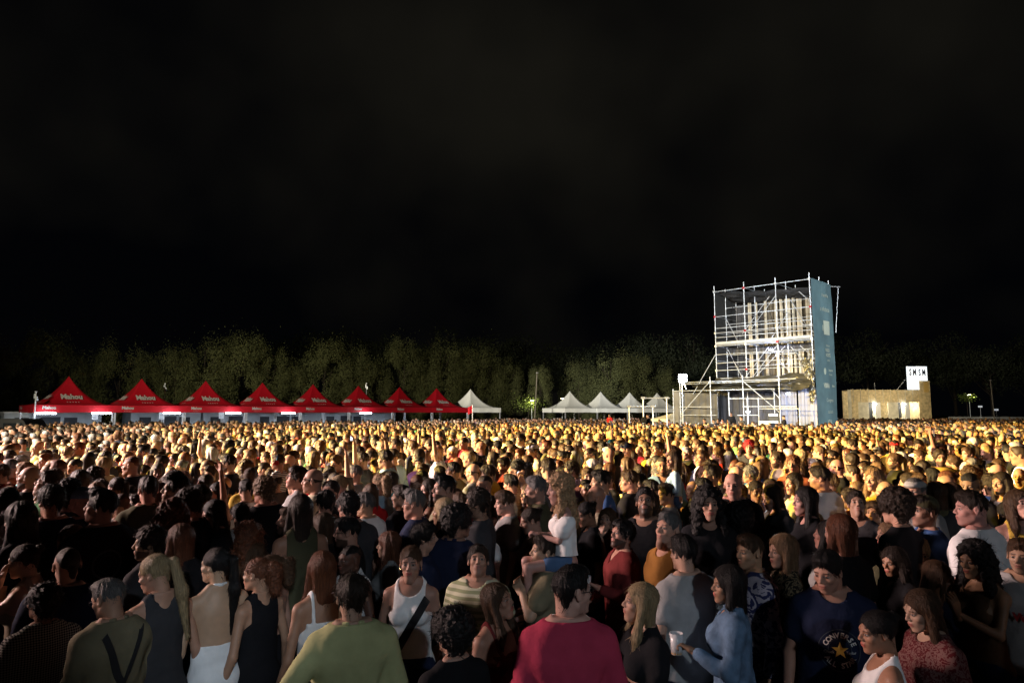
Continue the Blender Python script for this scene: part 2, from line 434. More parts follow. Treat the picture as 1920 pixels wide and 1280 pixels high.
    if style in ('shirt','polo','jacket'):    # a standing collar
        cp = []
        for i in range(14):
            a0 = math.radians(60+i*300/14+180-210+0); a1 = math.radians(60+(i+1)*300/14-30)
            q = lambda a: (.068*math.sin(a), -.022-.064*math.cos(a)*-1*-1, 1.505-.018*math.cos(a)*-1*-1*-1)
            cp.append(('c', q(a0), q(a1), .012,.012, .004))
        pc.append(solid([('t',)+c[1:5]+(.99,)+(c[5],) for c in cp], (-.11,-.13,1.45), (.11,.09,1.56), .007, mods=[lambda F, X, Y, Z: np.minimum(F, .2)]))
    V, Q = merge(pc)
    me = mesh_np(style, V*bs, Q)
    _cl[key] = me
    return me

def bottom_mesh(sex, legs='stand', bs=1.0, short=False):
    key = ('bot', sex, legs, bs, short)
    if key in _cl: return _cl[key]
    sh = .19; A, P, L = limbs(sex, sh, ('down','down'), legs)
    pr = []
    for s in (0, 3):
        h_, k, an = L[s][1], L[s][2], L[s+1][2]
        if short:
            k = tuple(h_[i]+(k[i]-h_[i])*.42 for i in range(3)); pr += [('c', h_, k, L[s][3]+.01, .080, .04)]
        else: pr += [('c', h_, k, L[s][3]+.006, L[s][4]+.012, .04), ('c', k, an, L[s][4]+.012, .052, .03)]
    pr += [('t', (0,0,1.0), (0,-.01,.90), .150,.172, .68, .04)]
    pt = np.array([p[1] for p in pr]+[p[2] for p in pr])
    V, Q = solid(pr, pt.min(0)-.16, pt.max(0)+.16, .017, off=.006, mods=[lambda F, X, Y, Z: np.maximum(np.maximum(F, Z-1.0), .05-Z)])
    me = mesh_np('trousers', V*bs, Q); _cl[key] = me
    return me

# ---------------------------------------------------------------- hair
_hair = {}
def hair_np(style, seed=0, h=.0055):
    key = (style, seed, h)
    if key in _hair: return _hair[key]
    st = seed*13+1
    base = lambda t: [('e', (0,-.020,.040), (.076+t,.096+t,.083+t), .01), ('t', (0,-.045,.0), (0,-.050,-.085), .060+t*.8,.048+t*.3, .85, .02)]
    off, amp, fr, P, extra = 0, .004, 60, [], []
    lo, hi = [-.14,-.18,-.14], [.14,.13,.17]
    face_b, nape = .0, -.065
    long = False
    if style == 'buzz': P = base(.0035); amp = .001
    elif style == 'bald': P = base(.004); amp = .001
    elif style == 'short': P = base(.008)+[('e', (0,.02,.098), (.062,.075,.033), .03)]; amp = .009; fr = 45
    elif style == 'quiff': P = base(.009)+[('e', (.01,.040,.108), (.055,.060,.034), .025)]; amp = .011; fr = 38
    elif style == 'mop': P = base(.016)+[('e', (0,.050,.080), (.072,.045,.040), .03)]; amp = .013; fr = 34
    elif style == 'curly': P = base(.022); amp = .014; fr = 42; nape = -.09
    elif style == 'afro': P = base(.044); amp = .018; fr = 40; nape = -.105
    elif style in ('long','wavy','longcurl','midcurl'):
        long = True; L = {'long': -.40, 'wavy': -.36, 'longcurl': -.30, 'midcurl': -.24}[style]; wd = {'long': .0, 'wavy': .02, 'longcurl': .045, 'midcurl': .012}[style]
        P = base(.011+wd*.4)+[('t', (0,-.055,.0), (0,-.085,L), .088+wd,.070+wd, .55, .03),
             ('c', (-.072,-.005,.03), (-.092-wd*.4,.022,-.20), .026,.030+wd*.3, .03), ('c', (.072,-.005,.03), (.092+wd*.4,.022,-.20), .026,.030+wd*.3, .03),
             ('c', (-.092,.022,-.20), (-.095,.03,L+.05), .028,.014, .03), ('c', (.092,.022,-.20), (.095,-.02,L+.05), .028,.014, .03)]
        amp = {'long': .004, 'wavy': .009, 'longcurl': .018, 'midcurl': .016}[style]; fr = {'long': 40, 'wavy': 28, 'longcurl': 36, 'midcurl': 40}[style]
        lo = [-.20,-.22,L-.08]; hi = [.20,.13,.18]
    elif style == 'bob':
        long = True
        P = base(.020)+[('t', (0,-.050,.02), (0,-.058,-.15), .100,.092, .7, .03), ('c', (-.075,.0,.03), (-.085,.02,-.12), .03,.03, .03), ('c', (.075,0,.03), (.085,.02,-.12), .03,.03, .03)]
        amp = .006; lo = [-.17,-.18,-.22]
    elif style == 'ponytail':
        P = base(.007)+[('c', (0,-.115,.065), (0,-.155,.05), .022,.028, .01), ('c', (0,-.155,.05), (.012,-.165,-.15), .030,.038, .02), ('c', (.012,-.165,-.15), (.03,-.135,-.46), .038,.012, .03)]
        amp = .002; lo = [-.13,-.24,-.50]; hi[2] = .15
    elif style == 'curlytail':
        P = base(.007)+[('c', (0,-.11,.075), (0,-.15,.05), .026,.045, .01), ('c', (0,-.15,.05), (.0,-.16,-.10), .060,.045, .03)]
        amp = .008; lo = [-.15,-.25,-.20]
    elif style == 'bun':
        P = base(.007)+[('e', (0,-.115,.075), (.038,.036,.036), .012)]; amp = .002; lo = [-.12,-.19,-.14]
    P = list(P)
    def shape(F, X, Y, Z):
        xx = X+0*Y+0*Z; yy = Y+0*X+0*Z; zz = Z+0*X+0*Y
        if style in ('curly','afro','longcurl','midcurl','curlytail'):
            n = vnoise(xx*fr, yy*fr, zz*fr, st)*.6 + vnoise(xx*fr*1.9, yy*fr*1.9, zz*fr*1.9, st+2)*.4
        else:
            th = np.arctan2(xx, -(yy+.02))
            n = vnoise(th*6+zz*4, zz*6+0*xx, xx*0+st*1.7, st)*.6 + vnoise(th*17+zz*9, zz*13, xx*8, st+2)*.4
        F = F + amp*n
        if not long and style not in ('buzz','bald','ponytail','bun','curlytail'): F = F + np.clip((.035-zz)/.11, 0, 1)*(.008 if style not in ('curly','afro') else .003)
        # the hairline: forehead, temples, ears, nape
        if style == 'bald': line = .135 - .0*zz
        elif style == 'balding': line = .1
        ax = np.abs(xx)
        fcy = .102; 
        f = np.sqrt(((ax)/(.066 if not long else .062))**2 + ((yy-fcy)/.078)**2 + ((zz+.022)/(.092))**2)
        face = (1-f)*.062
        if style in ('bald',):
            face = np.maximum(face, zz-.028+.25*np.maximum(-yy-.02, 0))
        if style == 'thin':
            pass
        F = np.maximum(F, face)
        if not long:
            below = np.where(yy < .0, nape-zz, 0)
            ln = nape - .022 + np.clip((yy+.062)/.030, 0, 1)*(.018-nape) + np.clip((yy+.020)/.012, 0, 1)*(-.030)      # over the ears, then a sideburn
            ear = np.where((yy > -.04) & (yy < .012), .0, 0)
            if style in ('ponytail','curlytail','bun'):
                ln = np.where(yy > -.03, -.005, nape)*1.0; ln = nape + np.clip((yy+.06)/.05, 0, 1)*(.015-nape)
                tail = (yy < -.128)
                F = np.where(tail, F, np.maximum(F, ln-zz))
            else:
                F = np.maximum(F, ln-zz)
        else:
            nk = (1-np.sqrt((xx/.052)**2+((yy-.005)/.055)**2))*.05
            F = np.where(zz < -.08, np.maximum(F, np.where(yy > -.05, nk, -1)), F)
        return F
    V, Q = solid(P, lo, hi, h, mods=[shape])
    if style not in ('buzz','bald'):   # loose wisps lying off the surface break up the outline
        rg = np.random.default_rng(st)
        nrm = np.zeros_like(V); a, b, c, d = (V[Q[:, i]] for i in range(4))
        fn = np.cross(c-a, d-b); 
        for i in range(4): np.add.at(nrm, Q[:, i], fn)
        nrm /= np.linalg.norm(nrm, axis=1)[:, None]+1e-9
        m = 0
        cur = style in ('curly','afro','longcurl','midcurl','curlytail','mop','wavy')
        if h < .007: m = 700 if cur else 900
        if m:
            pick = rg.choice(len(V), m)
            p0 = V[pick]; n0 = nrm[pick]
            g = np.tile(np.array([[0,-.25,-1.0]]), (m, 1)) + rg.normal(0, .35 if not cur else .8, (m, 3))
            tdir = g - (g*n0).sum(1)[:, None]*n0; tdir /= np.linalg.norm(tdir, axis=1)[:, None]+1e-9
            ln = rg.uniform(.018, .05, m)[:, None]*(1.0 if not long else 1.6)
            sd = np.cross(tdir, n0); wv = rg.uniform(.0008, .0018, m)[:, None]
            lift = rg.uniform(.001, .006, m)[:, None]*(3.2 if cur else 1.0)
            r0 = p0 - n0*.003; r1 = p0 + tdir*ln*.5 + n0*lift; r2 = p0 + tdir*ln + n0*lift*(.4 if not cur else 1.2)
            W = np.concatenate([r0-sd*wv, r0+sd*wv, r1+sd*wv, r1-sd*wv, r2+sd*wv*.3, r2-sd*wv*.3])
            i = np.arange(m)
            WQ = np.concatenate([np.stack([i, i+m, i+2*m, i+3*m], 1), np.stack([i+3*m, i+2*m, i+4*m, i+5*m], 1)])
            V, Q = merge([(V, Q), (W, WQ)])
    _hair[key] = (V, Q)
    return V, Q

_hm = {}
def hair_mesh(style, seed=0):
    key = (style, seed)
    if key not in _hm: _hm[key] = mesh_np('hair', *hair_np(style, seed))
    return _hm[key]

def hat_mesh(kind):
    if kind in _hm: return _hm[kind]
    if kind == 'cap':
        P = [('e', (0,-.018,.060), (.088,.106,.078), .01), ('t', (0,.09,.052), (0,.15,.040), .062,.050, 1.0, .01)]
        m = lambda F, X, Y, Z: np.maximum(np.maximum(F, .040-Z), np.where(Y > .085, np.abs(Z-.052+.25*(Y-.09)+6*X*X)-.006, -1))
        v = solid(P, (-.11,-.15,.02), (.11,.22,.17), .006, mods=[m])
    elif kind == 'flatcap':
        P = [('e', (0,-.010,.075), (.090,.115,.050), .02), ('e', (0,.075,.058), (.070,.060,.022), .03)]
        v = solid(P, (-.12,-.16,.02), (.12,.16,.16), .006, mods=[lambda F, X, Y, Z: np.maximum(F, .035-Z)])
    else:
        P = [('e', (0,-.018,.052), (.087,.107,.090), .01)]
        v = solid(P, (-.12,-.16,.0), (.12,.14,.17), .006, mods=[lambda F, X, Y, Z: np.maximum(F, .028+.1*Y-Z)])
    _hm[kind] = mesh_np(kind, *v)
    return _hm[kind]

def tube_np(pts, r, n=6, closed=False):
    """a swept tube through points"""
    P = np.array(pts, float); m = len(P)
    T = np.gradient(P, axis=0) if not closed else np.roll(P, -1, 0)-np.roll(P, 1, 0)
    T /= np.linalg.norm(T, axis=1)[:, None]+1e-12
    ref = np.where(np.abs(T[:, 2:3]) > .9, [[1,0,0]], [[0,0,1]])
    U = np.cross(T, ref); U /= np.linalg.norm(U, axis=1)[:, None]+1e-12; W = np.cross(T, U)
    a = np.arange(n)*2*math.pi/n
    rr = np.broadcast_to(np.asarray(r, float), (m,))[:, None, None]
    V = (P[:, None]+rr*(np.cos(a)[None, :, None]*U[:, None]+np.sin(a)[None, :, None]*W[:, None])).reshape(-1, 3)
    Q = []
    for i in range(m if closed else m-1):
        j = (i+1) % m
        for k in range(n): Q.append((i*n+k, i*n+(k+1) % n, j*n+(k+1) % n, j*n+k))
    Q = np.array(Q)
    if not closed and n == 4: Q = np.concatenate([Q, [[3,2,1,0], [(m-1)*n+k for k in range(4)]]])
    elif not closed and n == 6:
        e = (m-1)*n; Q = np.concatenate([Q, [[3,2,1,0],[5,4,3,0],[e,e+1,e+2,e+3],[e,e+3,e+4,e+5]]])
    return V, Q

def glasses_mesh():
    if 'gl' in _hm: return _hm['gl']
    pc = []
    for s in (-1, 1):
        a = np.arange(14)*2*math.pi/14
        pc.append(tube_np(np.c_[s*.033+.024*np.cos(a), .096-.05*np.abs(s*.033+.024*np.cos(a))**1*.4, .002+.018*np.sin(a)], .0018, 6, True))
        pc.append(tube_np([(s*.057,.086,.008), (s*.076,.06,.010), (s*.084,-.01,.012)], .0018))
    pc.append(tube_np([(-.010,.100,.006), (0,.103,.008), (.010,.100,.006)], .0018))
    _hm['gl'] = mesh_np('glasses', *merge(pc)); return _hm['gl']
# ---------------------------------------------------------------- scene helpers
def ray(px, py):
    x = (px-960)/FPX; v = (640-py)/FPX
    return Vector((x, math.cos(TILT)-math.sin(TILT)*v, math.sin(TILT)+math.cos(TILT)*v))
def at(px, py, Y):
    d = ray(px, py); return Vector((0, 0, HC)) + d*(Y/d.y)
def tag(o, label=None, cat=None, group=None, kind=None):
    if label: o['label'] = label
    if cat: o['category'] = cat
    if group: o['group'] = group
    if kind: o['kind'] = kind
    return o
def link(name, me, parent=None, loc=None, rz=0, mats=None):
    o = bpy.data.objects.new(name, me); S.collection.objects.link(o)
    if parent: o.parent = parent
    if loc is not None: o.location = loc
    if rz: o.rotation_euler = (0, 0, rz)
    if mats and me is not None and not me.materials:
        for m in (mats if isinstance(mats, (list, tuple)) else [mats]): me.materials.append(m)
    return o
def empty(name, loc=(0,0,0), rz=0):
    o = bpy.data.objects.new(name, None); S.collection.objects.link(o); o.location = loc; o.rotation_euler = (0, 0, rz); o.empty_display_size = .2; return o

class MB:
    def __init__(s): s.v = []; s.f = []; s.m = []
    def add(s, V, F, m=0):
        n = len(s.v); s.v += [tuple(map(float, p)) for p in V]; s.f += [tuple(int(i)+n for i in f) for f in F]; s.m += [m]*len(F); return s
    def box(s, lo, hi, m=0):
        x0,y0,z0 = lo; x1,y1,z1 = hi
        return s.add([(x0,y0,z0),(x1,y0,z0),(x1,y1,z0),(x0,y1,z0),(x0,y0,z1),(x1,y0,z1),(x1,y1,z1),(x0,y1,z1)],
                     [(0,3,2,1),(4,5,6,7),(0,1,5,4),(1,2,6,5),(2,3,7,6),(3,0,4,7)], m)
    def tube(s, a, b, r, n=6, m=0):
        V, Q = tube_np([a, b], r, n); s.add(V, Q, m)
        return s.add([V[i] for i in range(n)], [tuple(range(n))[::-1]], m).add([V[n+i] for i in range(n)], [tuple(range(n))], m)
    def path(s, pts, r, n=6, m=0):
        V, Q = tube_np(pts, r, n); return s.add(V, Q, m)
    def np(s, V, Q, m=0): return s.add(V, Q, m)
    def build(s, name, mats, parent=None, loc=None, rz=0, smooth=False):
        me = bpy.data.meshes.new(name); me.from_pydata(s.v, [], s.f)
        for m in (mats if isinstance(mats, (list, tuple)) else [mats]): me.materials.append(m)
        me.polygons.foreach_set('material_index', s.m)
        if smooth: me.polygons.foreach_set('use_smooth', [True]*len(s.f))
        me.update(); return link(name, me, parent, loc, rz)

def mat(name, col, rough=.7, metal=0, spec=.4, nscale=0, namt=.25, emit=None, es=0, bump=0, bscale=60, stretch=(1,1,1), objcol=False, sheen=0, feat=False, trans=0):
    m = bpy.data.materials.new(name); m.use_nodes = True; nt = m.node_tree; b = nt.nodes['Principled BSDF']
    b.inputs['Roughness'].default_value = rough; b.inputs['Metallic'].default_value = metal; b.inputs['Specular IOR Level'].default_value = spec
    if sheen: b.inputs['Sheen Weight'].default_value = sheen
    if emit: b.inputs['Emission Color'].default_value = (*emit, 1); b.inputs['Emission Strength'].default_value = es
    N = nt.nodes.new; L = nt.links.new
    src = None
    if objcol: oi = N('ShaderNodeObjectInfo'); src = oi.outputs['Color']
    tcn = N('ShaderNodeTexCoord'); mp = N('ShaderNodeMapping'); mp.inputs['Scale'].default_value = stretch; L(tcn.outputs['Object'], mp.inputs['Vector'])
    if nscale:
        n = N('ShaderNodeTexNoise'); n.inputs['Scale'].default_value = nscale; n.inputs['Detail'].default_value = 5; L(mp.outputs[0], n.inputs['Vector'])
        mr = N('ShaderNodeMapRange'); mr.inputs['From Min'].default_value = .3; mr.inputs['From Max'].default_value = .7; mr.inputs['To Min'].default_value = 1-namt; mr.inputs['To Max'].default_value = 1+namt
        L(n.outputs['Fac'], mr.inputs['Value'])
        mx = N('ShaderNodeMix'); mx.data_type = 'RGBA'; mx.blend_type = 'MULTIPLY'; mx.inputs[0].default_value = 1
        if src: L(src, mx.inputs[6])
        else: mx.inputs[6].default_value = (*col, 1)
        L(mr.outputs[0], mx.inputs[7]); src = mx.outputs[2]
    if feat:
        a = N('ShaderNodeVertexColor'); a.layer_name = 'feat'; m2 = N('ShaderNodeMix'); m2.data_type = 'RGBA'
        L(a.outputs['Alpha'], m2.inputs[0]); L(src, m2.inputs[6]); L(a.outputs['Color'], m2.inputs[7]); src = m2.outputs[2]
    if src: L(src, b.inputs['Base Color'])
    else: b.inputs['Base Color'].default_value = (*col, 1)
    if bump:
        n2 = N('ShaderNodeTexNoise'); n2.inputs['Scale'].default_value = bscale; n2.inputs['Detail'].default_value = 3; L(mp.outputs[0], n2.inputs['Vector'])
        bp = N('ShaderNodeBump'); bp.inputs['Strength'].default_value = bump; bp.inputs['Distance'].default_value = .01
        L(n2.outputs['Fac'], bp.inputs['Height']); L(bp.outputs[0], b.inputs['Normal'])
    if trans: b.inputs['Transmission Weight'].default_value = trans
    return m

M = {}
M['ground'] = mat('ground', (.06,.055,.045), .95, nscale=.6, namt=.4, bump=.4, bscale=8)
M['skin'] = mat('skin', (.5,.3,.22), .52, spec=.35, objcol=True, nscale=22, namt=.07, feat=True)
M['hair'] = mat('hair', (.03,.02,.01), .5, spec=.25, objcol=True, nscale=9, namt=.45, stretch=(14,14,1.1), bump=.9, bscale=13)
M['curl'] = mat('curly_hair', (.03,.02,.01), .6, spec=.3, objcol=True, nscale=60, namt=.5, bump=1.0, bscale=70)
M['cloth'] = mat('cloth', (.3,.3,.3), .92, spec=.15, objcol=True, nscale=7, namt=.14, bump=.9, bscale=13)
M['denim'] = mat('denim', (.1,.15,.25), .9, spec=.15, objcol=True, nscale=14, namt=.35, bump=.3, bscale=60)
M['black'] = mat('black_plastic', (.012,.012,.013), .45)
M['strap'] = mat('black_strap', (.014,.014,.016), .8)
M['white_plastic'] = mat('white_plastic', (.75,.75,.75), .4)
M['gold'] = mat('gold', (.8,.6,.3), .25, 1)
M['beer'] = mat('beer', (.55,.28,.05), .2, nscale=5)
M['cup'] = mat('clear_cup', (.55,.56,.58), .25)
M['screen'] = mat('phone_screen', (.1,.1,.1), .3, emit=(.75,.85,1.0), es=1.6)
def pattern_mat(name, kind, base, c2, scale):
    m = mat(name, base, .92, spec=.15); nt = m.node_tree; b = nt.nodes['Principled BSDF']; N = nt.nodes.new; L = nt.links.new
    t = [n for n in nt.nodes if n.type == 'TEX_COORD'][0]
    rp = N('ShaderNodeValToRGB'); rp.color_ramp.interpolation = 'CONSTANT' if kind != 'soft' else 'LINEAR'
    if kind in ('stripes','plaid'):
        w = N('ShaderNodeTexWave'); w.bands_direction = 'Z'; w.inputs['Scale'].default_value = scale; L(t.outputs['Object'], w.inputs['Vector']); f = w.outputs['Fac']
        if kind == 'plaid':
            w2 = N('ShaderNodeTexWave'); w2.bands_direction = 'X'; w2.inputs['Scale'].default_value = scale; L(t.outputs['Object'], w2.inputs['Vector'])
            mm = N('ShaderNodeMath'); mm.operation = 'ADD'; L(w.outputs['Fac'], mm.inputs[0]); L(w2.outputs['Fac'], mm.inputs[1])
            m3 = N('ShaderNodeMath'); m3.operation = 'MULTIPLY'; m3.inputs[1].default_value = .5; L(mm.outputs[0], m3.inputs[0]); f = m3.outputs[0]
    elif kind == 'flower':
        v = N('ShaderNodeTexVoronoi'); v.inputs['Scale'].default_value = scale; n = N('ShaderNodeTexNoise'); n.inputs['Scale'].default_value = scale*1.5; n.inputs['Distortion'].default_value = 2
        L(t.outputs['Object'], n.inputs['Vector']); f = n.outputs['Fac']
    else:
        n = N('ShaderNodeTexNoise'); n.inputs['Scale'].default_value = scale; L(t.outputs['Object'], n.inputs['Vector']); f = n.outputs['Fac']
    rp.color_ramp.elements[0].color = (*base, 1); rp.color_ramp.elements[1].color = (*c2, 1); rp.color_ramp.elements[1].position = .5
    L(f, rp.inputs['Fac']); L(rp.outputs['Color'], b.inputs['Base Color']); return m
M['stripes'] = pattern_mat('striped_cloth', 'stripes', (.02,.03,.07), (.6,.6,.6), 14)
M['finestripe'] = pattern_mat('fine_striped_cloth', 'stripes', (.25,.28,.16), (.5,.5,.36), 7)
M['plaid'] = pattern_mat('plaid_cloth', 'plaid', (.02,.02,.03), (.30,.10,.09), 9)
M['floral'] = pattern_mat('floral_cloth', 'flower', (.03,.035,.10), (.40,.36,.42), 9)
M['spotted'] = pattern_mat('spotted_cloth', 'flower', (.02,.018,.015), (.20,.15,.09), 16)
M['checked'] = pattern_mat('checked_scarf_cloth', 'plaid', (.02,.02,.02), (.32,.31,.28), 22)
M['flowered'] = pattern_mat('flowered_red_cloth', 'flower', (.08,.01,.013), (.15,.08,.075), 26)

# ---------------------------------------------------------------- ground
g = MB(); g.add([(-400,-60,0),(400,-60,0),(400,700,0),(-400,700,0)], [(0,1,2,3)])
tag(g.build('ground', M['ground']), kind='structure')

def text_mesh(body, size, bold=.0, spacing=1.0):
    """lettering as a flat mesh, centred, in x-z"""
    c = bpy.data.curves.new('t', 'FONT'); c.body = body; c.size = size; c.align_x = 'CENTER'; c.align_y = 'CENTER'; c.offset = bold; c.resolution_u = 2; c.space_character = spacing
    o = bpy.data.objects.new('t', c); S.collection.objects.link(o)
    dg = bpy.context.evaluated_depsgraph_get(); me = bpy.data.meshes.new_from_object(o.evaluated_get(dg))
    V = np.array([v.co[:] for v in me.vertices]).reshape(-1, 3); F = [tuple(p.vertices) for p in me.polygons]
    bpy.data.objects.remove(o); bpy.data.curves.remove(c); bpy.data.meshes.remove(me)
    return V, F
def star_np(r, cx=0, cy=0, n=5, k=.42):
    V = [(cx, cy, 0)]
    for i in range(2*n):
        a = PI/2 + i*PI/n; q = r if i % 2 == 0 else r*k
        V.append((cx+q*math.cos(a), cy+q*math.sin(a), 0))
    return np.array(V), [(0, 1+i, 1+(i+1) % (2*n)) for i in range(2*n)]

# ---------------------------------------------------------------- pagoda tents
M['red_pvc'] = mat('red_tent_cloth', (.37,.003,.012), .6, spec=.3, nscale=.5, namt=.12)
M['white_pvc'] = mat('white_tent_cloth', (.80,.80,.76), .6, nscale=.8, namt=.08)
M['print'] = mat('white_print', (.44,.40,.40), .7)
M['alu'] = mat('aluminium', (.6,.6,.62), .4, .6)
M['tube'] = mat('lit_tube', (1,1,1), .5, emit=(.82,.90,1.0), es=30)
ZE, ZV, RISE, HW = 3.02, 2.50, 2.17, 2.5      # eaves, valance foot, roof rise, half width
def roofz(r): return ZE + RISE*(1-r)**2.1
def pagoda():
    b = MB(); rings = [0, .03, .08, .15, .24, .35, .48, .62, .76, .89, 1.0]; n = 8
    V = []; F = []
    per = []
    for s in range(4):
        for i in range(n):
            t = -1+2*i/n
            per.append([(t,-1),(1,t),(-t,1),(-1,-t)][s])
    for r in rings:
        for (x, y) in per:
            k = abs(x) if abs(y) >= 1 else abs(y)
            V.append((x*r*HW, y*r*HW, roofz(r) - .10*(1-k*k)*r*(1-r)*3))
    m = len(per)
    for i in range(len(rings)-1):
        for j in range(m): F.append((i*m+j, i*m+(j+1) % m, (i+1)*m+(j+1) % m, (i+1)*m+j))
    F = [f[::-1] for f in F]
    b.add(V, F)
    return b
def valance():
    b = MB(); V = []; F = []; n = 12; per = []
    for s in range(4):
        for i in range(n):
            t = -1+2*i/n; per.append([(t,-1),(1,t),(-t,1),(-1,-t)][s])
    m = len(per)
    for k, z in enumerate((ZE, ZE-.25, ZV)):
        for j, (x, y) in enumerate(per):
            o = 1.004 + (.004*math.sin(j*1.9) if k else 0); V.append((x*HW*o, y*HW*o, z + (.012*math.sin(j*PI/3) if k == 2 else 0)))
    for k in range(2):
        for j in range(m): F.append((k*m+j, (k+1)*m+j, (k+1)*m+(j+1) % m, k*m+(j+1) % m))
    b.add(V, F); return b
roof_me = None; tentd = {}
def logo_on(b, body, size, side, z, flat, shift=0):
    """lettering laid on the roof slope or on the valance; side 0 front, 1 left"""
    V, F = text_mesh(body, size, bold=size*.045)
    st = [star_np(size*.11, (i-2)*size*.36, -size*.78) for i in range(5)]
    sets = [(V, F)]+[(np.array(a), f) for a, f in st]
    for V, F in sets:
        out = []
        for x, y, _ in V:
            x += shift; zz = z + y
            if flat: p = (x, -HW*1.004-.03, zz)
            else:
                r = 1-((max(zz, ZE)-ZE)/RISE)**(1/2.1); p = (x, -r*HW-.05, zz+.02)
            out.append(p if side == 0 else (p[1], -p[0], p[2]))
        b.add(out, F)
def make_tent(colour):
    t = empty('party_tent')
    pagoda().build('tent_roof', M['red_pvc' if colour == 'red' else 'white_pvc'], t, smooth=True)
    v = valance().build('valance', M['red_pvc' if colour == 'red' else 'white_pvc'], t)
    if colour == 'red':
        for sd in (0, 1): b = MB(); logo_on(b, 'Mahou', .50, sd, 3.62, False); b.build('roof_lettering', M['print'], t)
        for sd in (0, 1): b = MB(); logo_on(b, 'Mahou', .30, sd, 2.83, True, -1.6); b.build('valance_lettering', M['print'], t)
    for sx in (-1, 1):
        for sy in (-1, 1):
            b = MB(); b.box((sx*2.42-.05, sy*2.42-.05, 0), (sx*2.42+.05, sy*2.42+.05, 3.0)); b.box((sx*2.42-.14, sy*2.42-.14, 0), (sx*2.42+.14, sy*2.42+.14, .02)); b.build('leg', M['alu'], t)
    return t
def copy_tree(o, parent=None):
    c = o.copy(); S.collection.objects.link(c)
    if parent: c.parent = parent
    for ch in list(o.children): copy_tree(ch, c)
    return c
T0 = Vector((-33.1, 51.0, 0)); ROW = Vector((1,1,0)).normalized(); BACK = Vector((-1,1,0)).normalized()
red = make_tent('red'); nth = ['first','second','third','fourth','fifth','sixth','seventh','eighth']
for i in range(8):
    o = red if i == 0 else copy_tree(red)
    o.location = T0 + ROW*5*i; o.rotation_euler.z = R_(45)
    tag(o, 'red peaked bar tent, %s from the left in the row of red tents' % nth[i], 'tent', 'red bar tents behind the crowd')
    l = bpy.data.lights.new('bar_light', 'AREA'); l.shape = 'RECTANGLE'; l.size = 2.5; l.size_y = .3; l.energy = 90; l.color = (.74,.86,1.0)
    lo = bpy.data.objects.new('bar_light', l); S.collection.objects.link(lo); lo.location = o.location + Vector((0,0,2.7)) + BACK*.3
tubes = [(100,51),(203,56),(333,60.5),(446,64.5),(548,68.5),(691,74.5)]
wheres = ['below the first red tent','between the first two red tents','between the second and third red tents','between the third and fourth red tents','between the fourth and fifth red tents','below the sixth red tent']
for (px, Y), wh in zip(tubes, wheres):
    q = (px-960)/1280*1.0; a = (47.46*q+33.1)/(1-q)-.12; p = Vector((-33.1+a+.0, 47.46+a-.25, 0)); z = 2.43
    t = empty('tube_light', (p.x, p.y, z), R_(45))
    w = .62
    b = MB(); b.tube((-w,0,0), (w,0,0), .045, 8); b.build('tube', M['tube'], t)
    b = MB(); b.box((-w-.05,-.04,.045), (w+.05,.04,.10)); b.build('housing', M['white_plastic'], t)
    tag(t, 'lit white fluorescent tube hanging %s' % wh, 'tube light', 'fluorescent tubes under the red tents')
    l = bpy.data.lights.new('tube_glow', 'POINT'); l.energy = 60; l.color = (.8,.9,1.0); l.shadow_soft_size = .3
    lo = bpy.data.objects.new('tube_glow', l); S.collection.objects.link(lo); lo.location = (p.x+.25, p.y-.35, z-.05)
white = make_tent('white')
o = white; o.location = T0 + ROW*40; o.rotation_euler.z = R_(45)
tag(o, 'lone white peaked tent at the right end of the red tents', 'tent')
wt = [(7.3,86.5),(11.5,88.9),(15.7,91.4),(19.9,93.9)]
for i, (x, y) in enumerate(wt):
    o = copy_tree(white); o.location = (x, y, 0); o.rotation_euler.z = math.atan2(2.5, 4.2)
    tag(o, 'white peaked tent, %s from the left in the far white row' % nth[i], 'tent', 'white tents beside the scaffold tower')

# bars, cabins and what stands under the tents
M['cabin'] = mat('white_cabin_panel', (.50,.53,.57), .5, nscale=.7, namt=.12)
M['cabin_dark'] = mat('dark_doorway', (.03,.035,.045), .6)
M['steel'] = mat('galvanised_tube', (.56,.59,.64), .42, .35, nscale=3, namt=.2)
for k, (i0, n, lab) in enumerate([(-1.35,1.1,'white site cabin standing left of the first red tent'), (0,1.35,'white bar cabin with dark doorway behind the first red tent'), (1.65,1.2,'white bar cabin behind the second red tent'), (2.8,1.15,'white bar cabin behind the third and fourth red tents'),
                                  (3.9,1.5,'white bar cabin behind the fifth red tent'), (5.5,1.9,'long white bar cabin behind the sixth and seventh red tents')]):
    W = n*5-.3; t = empty('bar_cabin', T0 + ROW*(i0*5) + BACK*3.6, R_(45))
    b = MB(); b.box((-W/2,0,0), (W/2,2.4,2.45))
    for q in range(int(W/1.2)): b.box((-W/2+1.2*q+.57,-.02,.1), (-W/2+1.2*q+.63,0,2.4))
    b.build('wall', M['cabin'], t)
    b = MB(); b.box((-W/2-.06,-.08,2.452), (W/2+.06,2.5,2.56)); b.build('roof', M['white_plastic'], t)
    for q in range(2 if W > 5.5 else 1):
        x = -W/2+1.1+q*3.2; b = MB(); b.box((x-.45,-.05,.05), (x+.45,-.022,2.1)); b.build('door', M['cabin_dark'], t)
    b = MB(); b.box((-W/2+2.3,-.06,1.0), (-W/2+3.6,-.022,2.15)); b.build('window', M['cabin_dark'], t)
    tag(t, lab, 'cabin', 'white cabins behind the red tents')
ZT_ = 0
M['sign_white'] = mat('white_board', (.8,.82,.85), .6, emit=(.8,.88,1), es=.35)
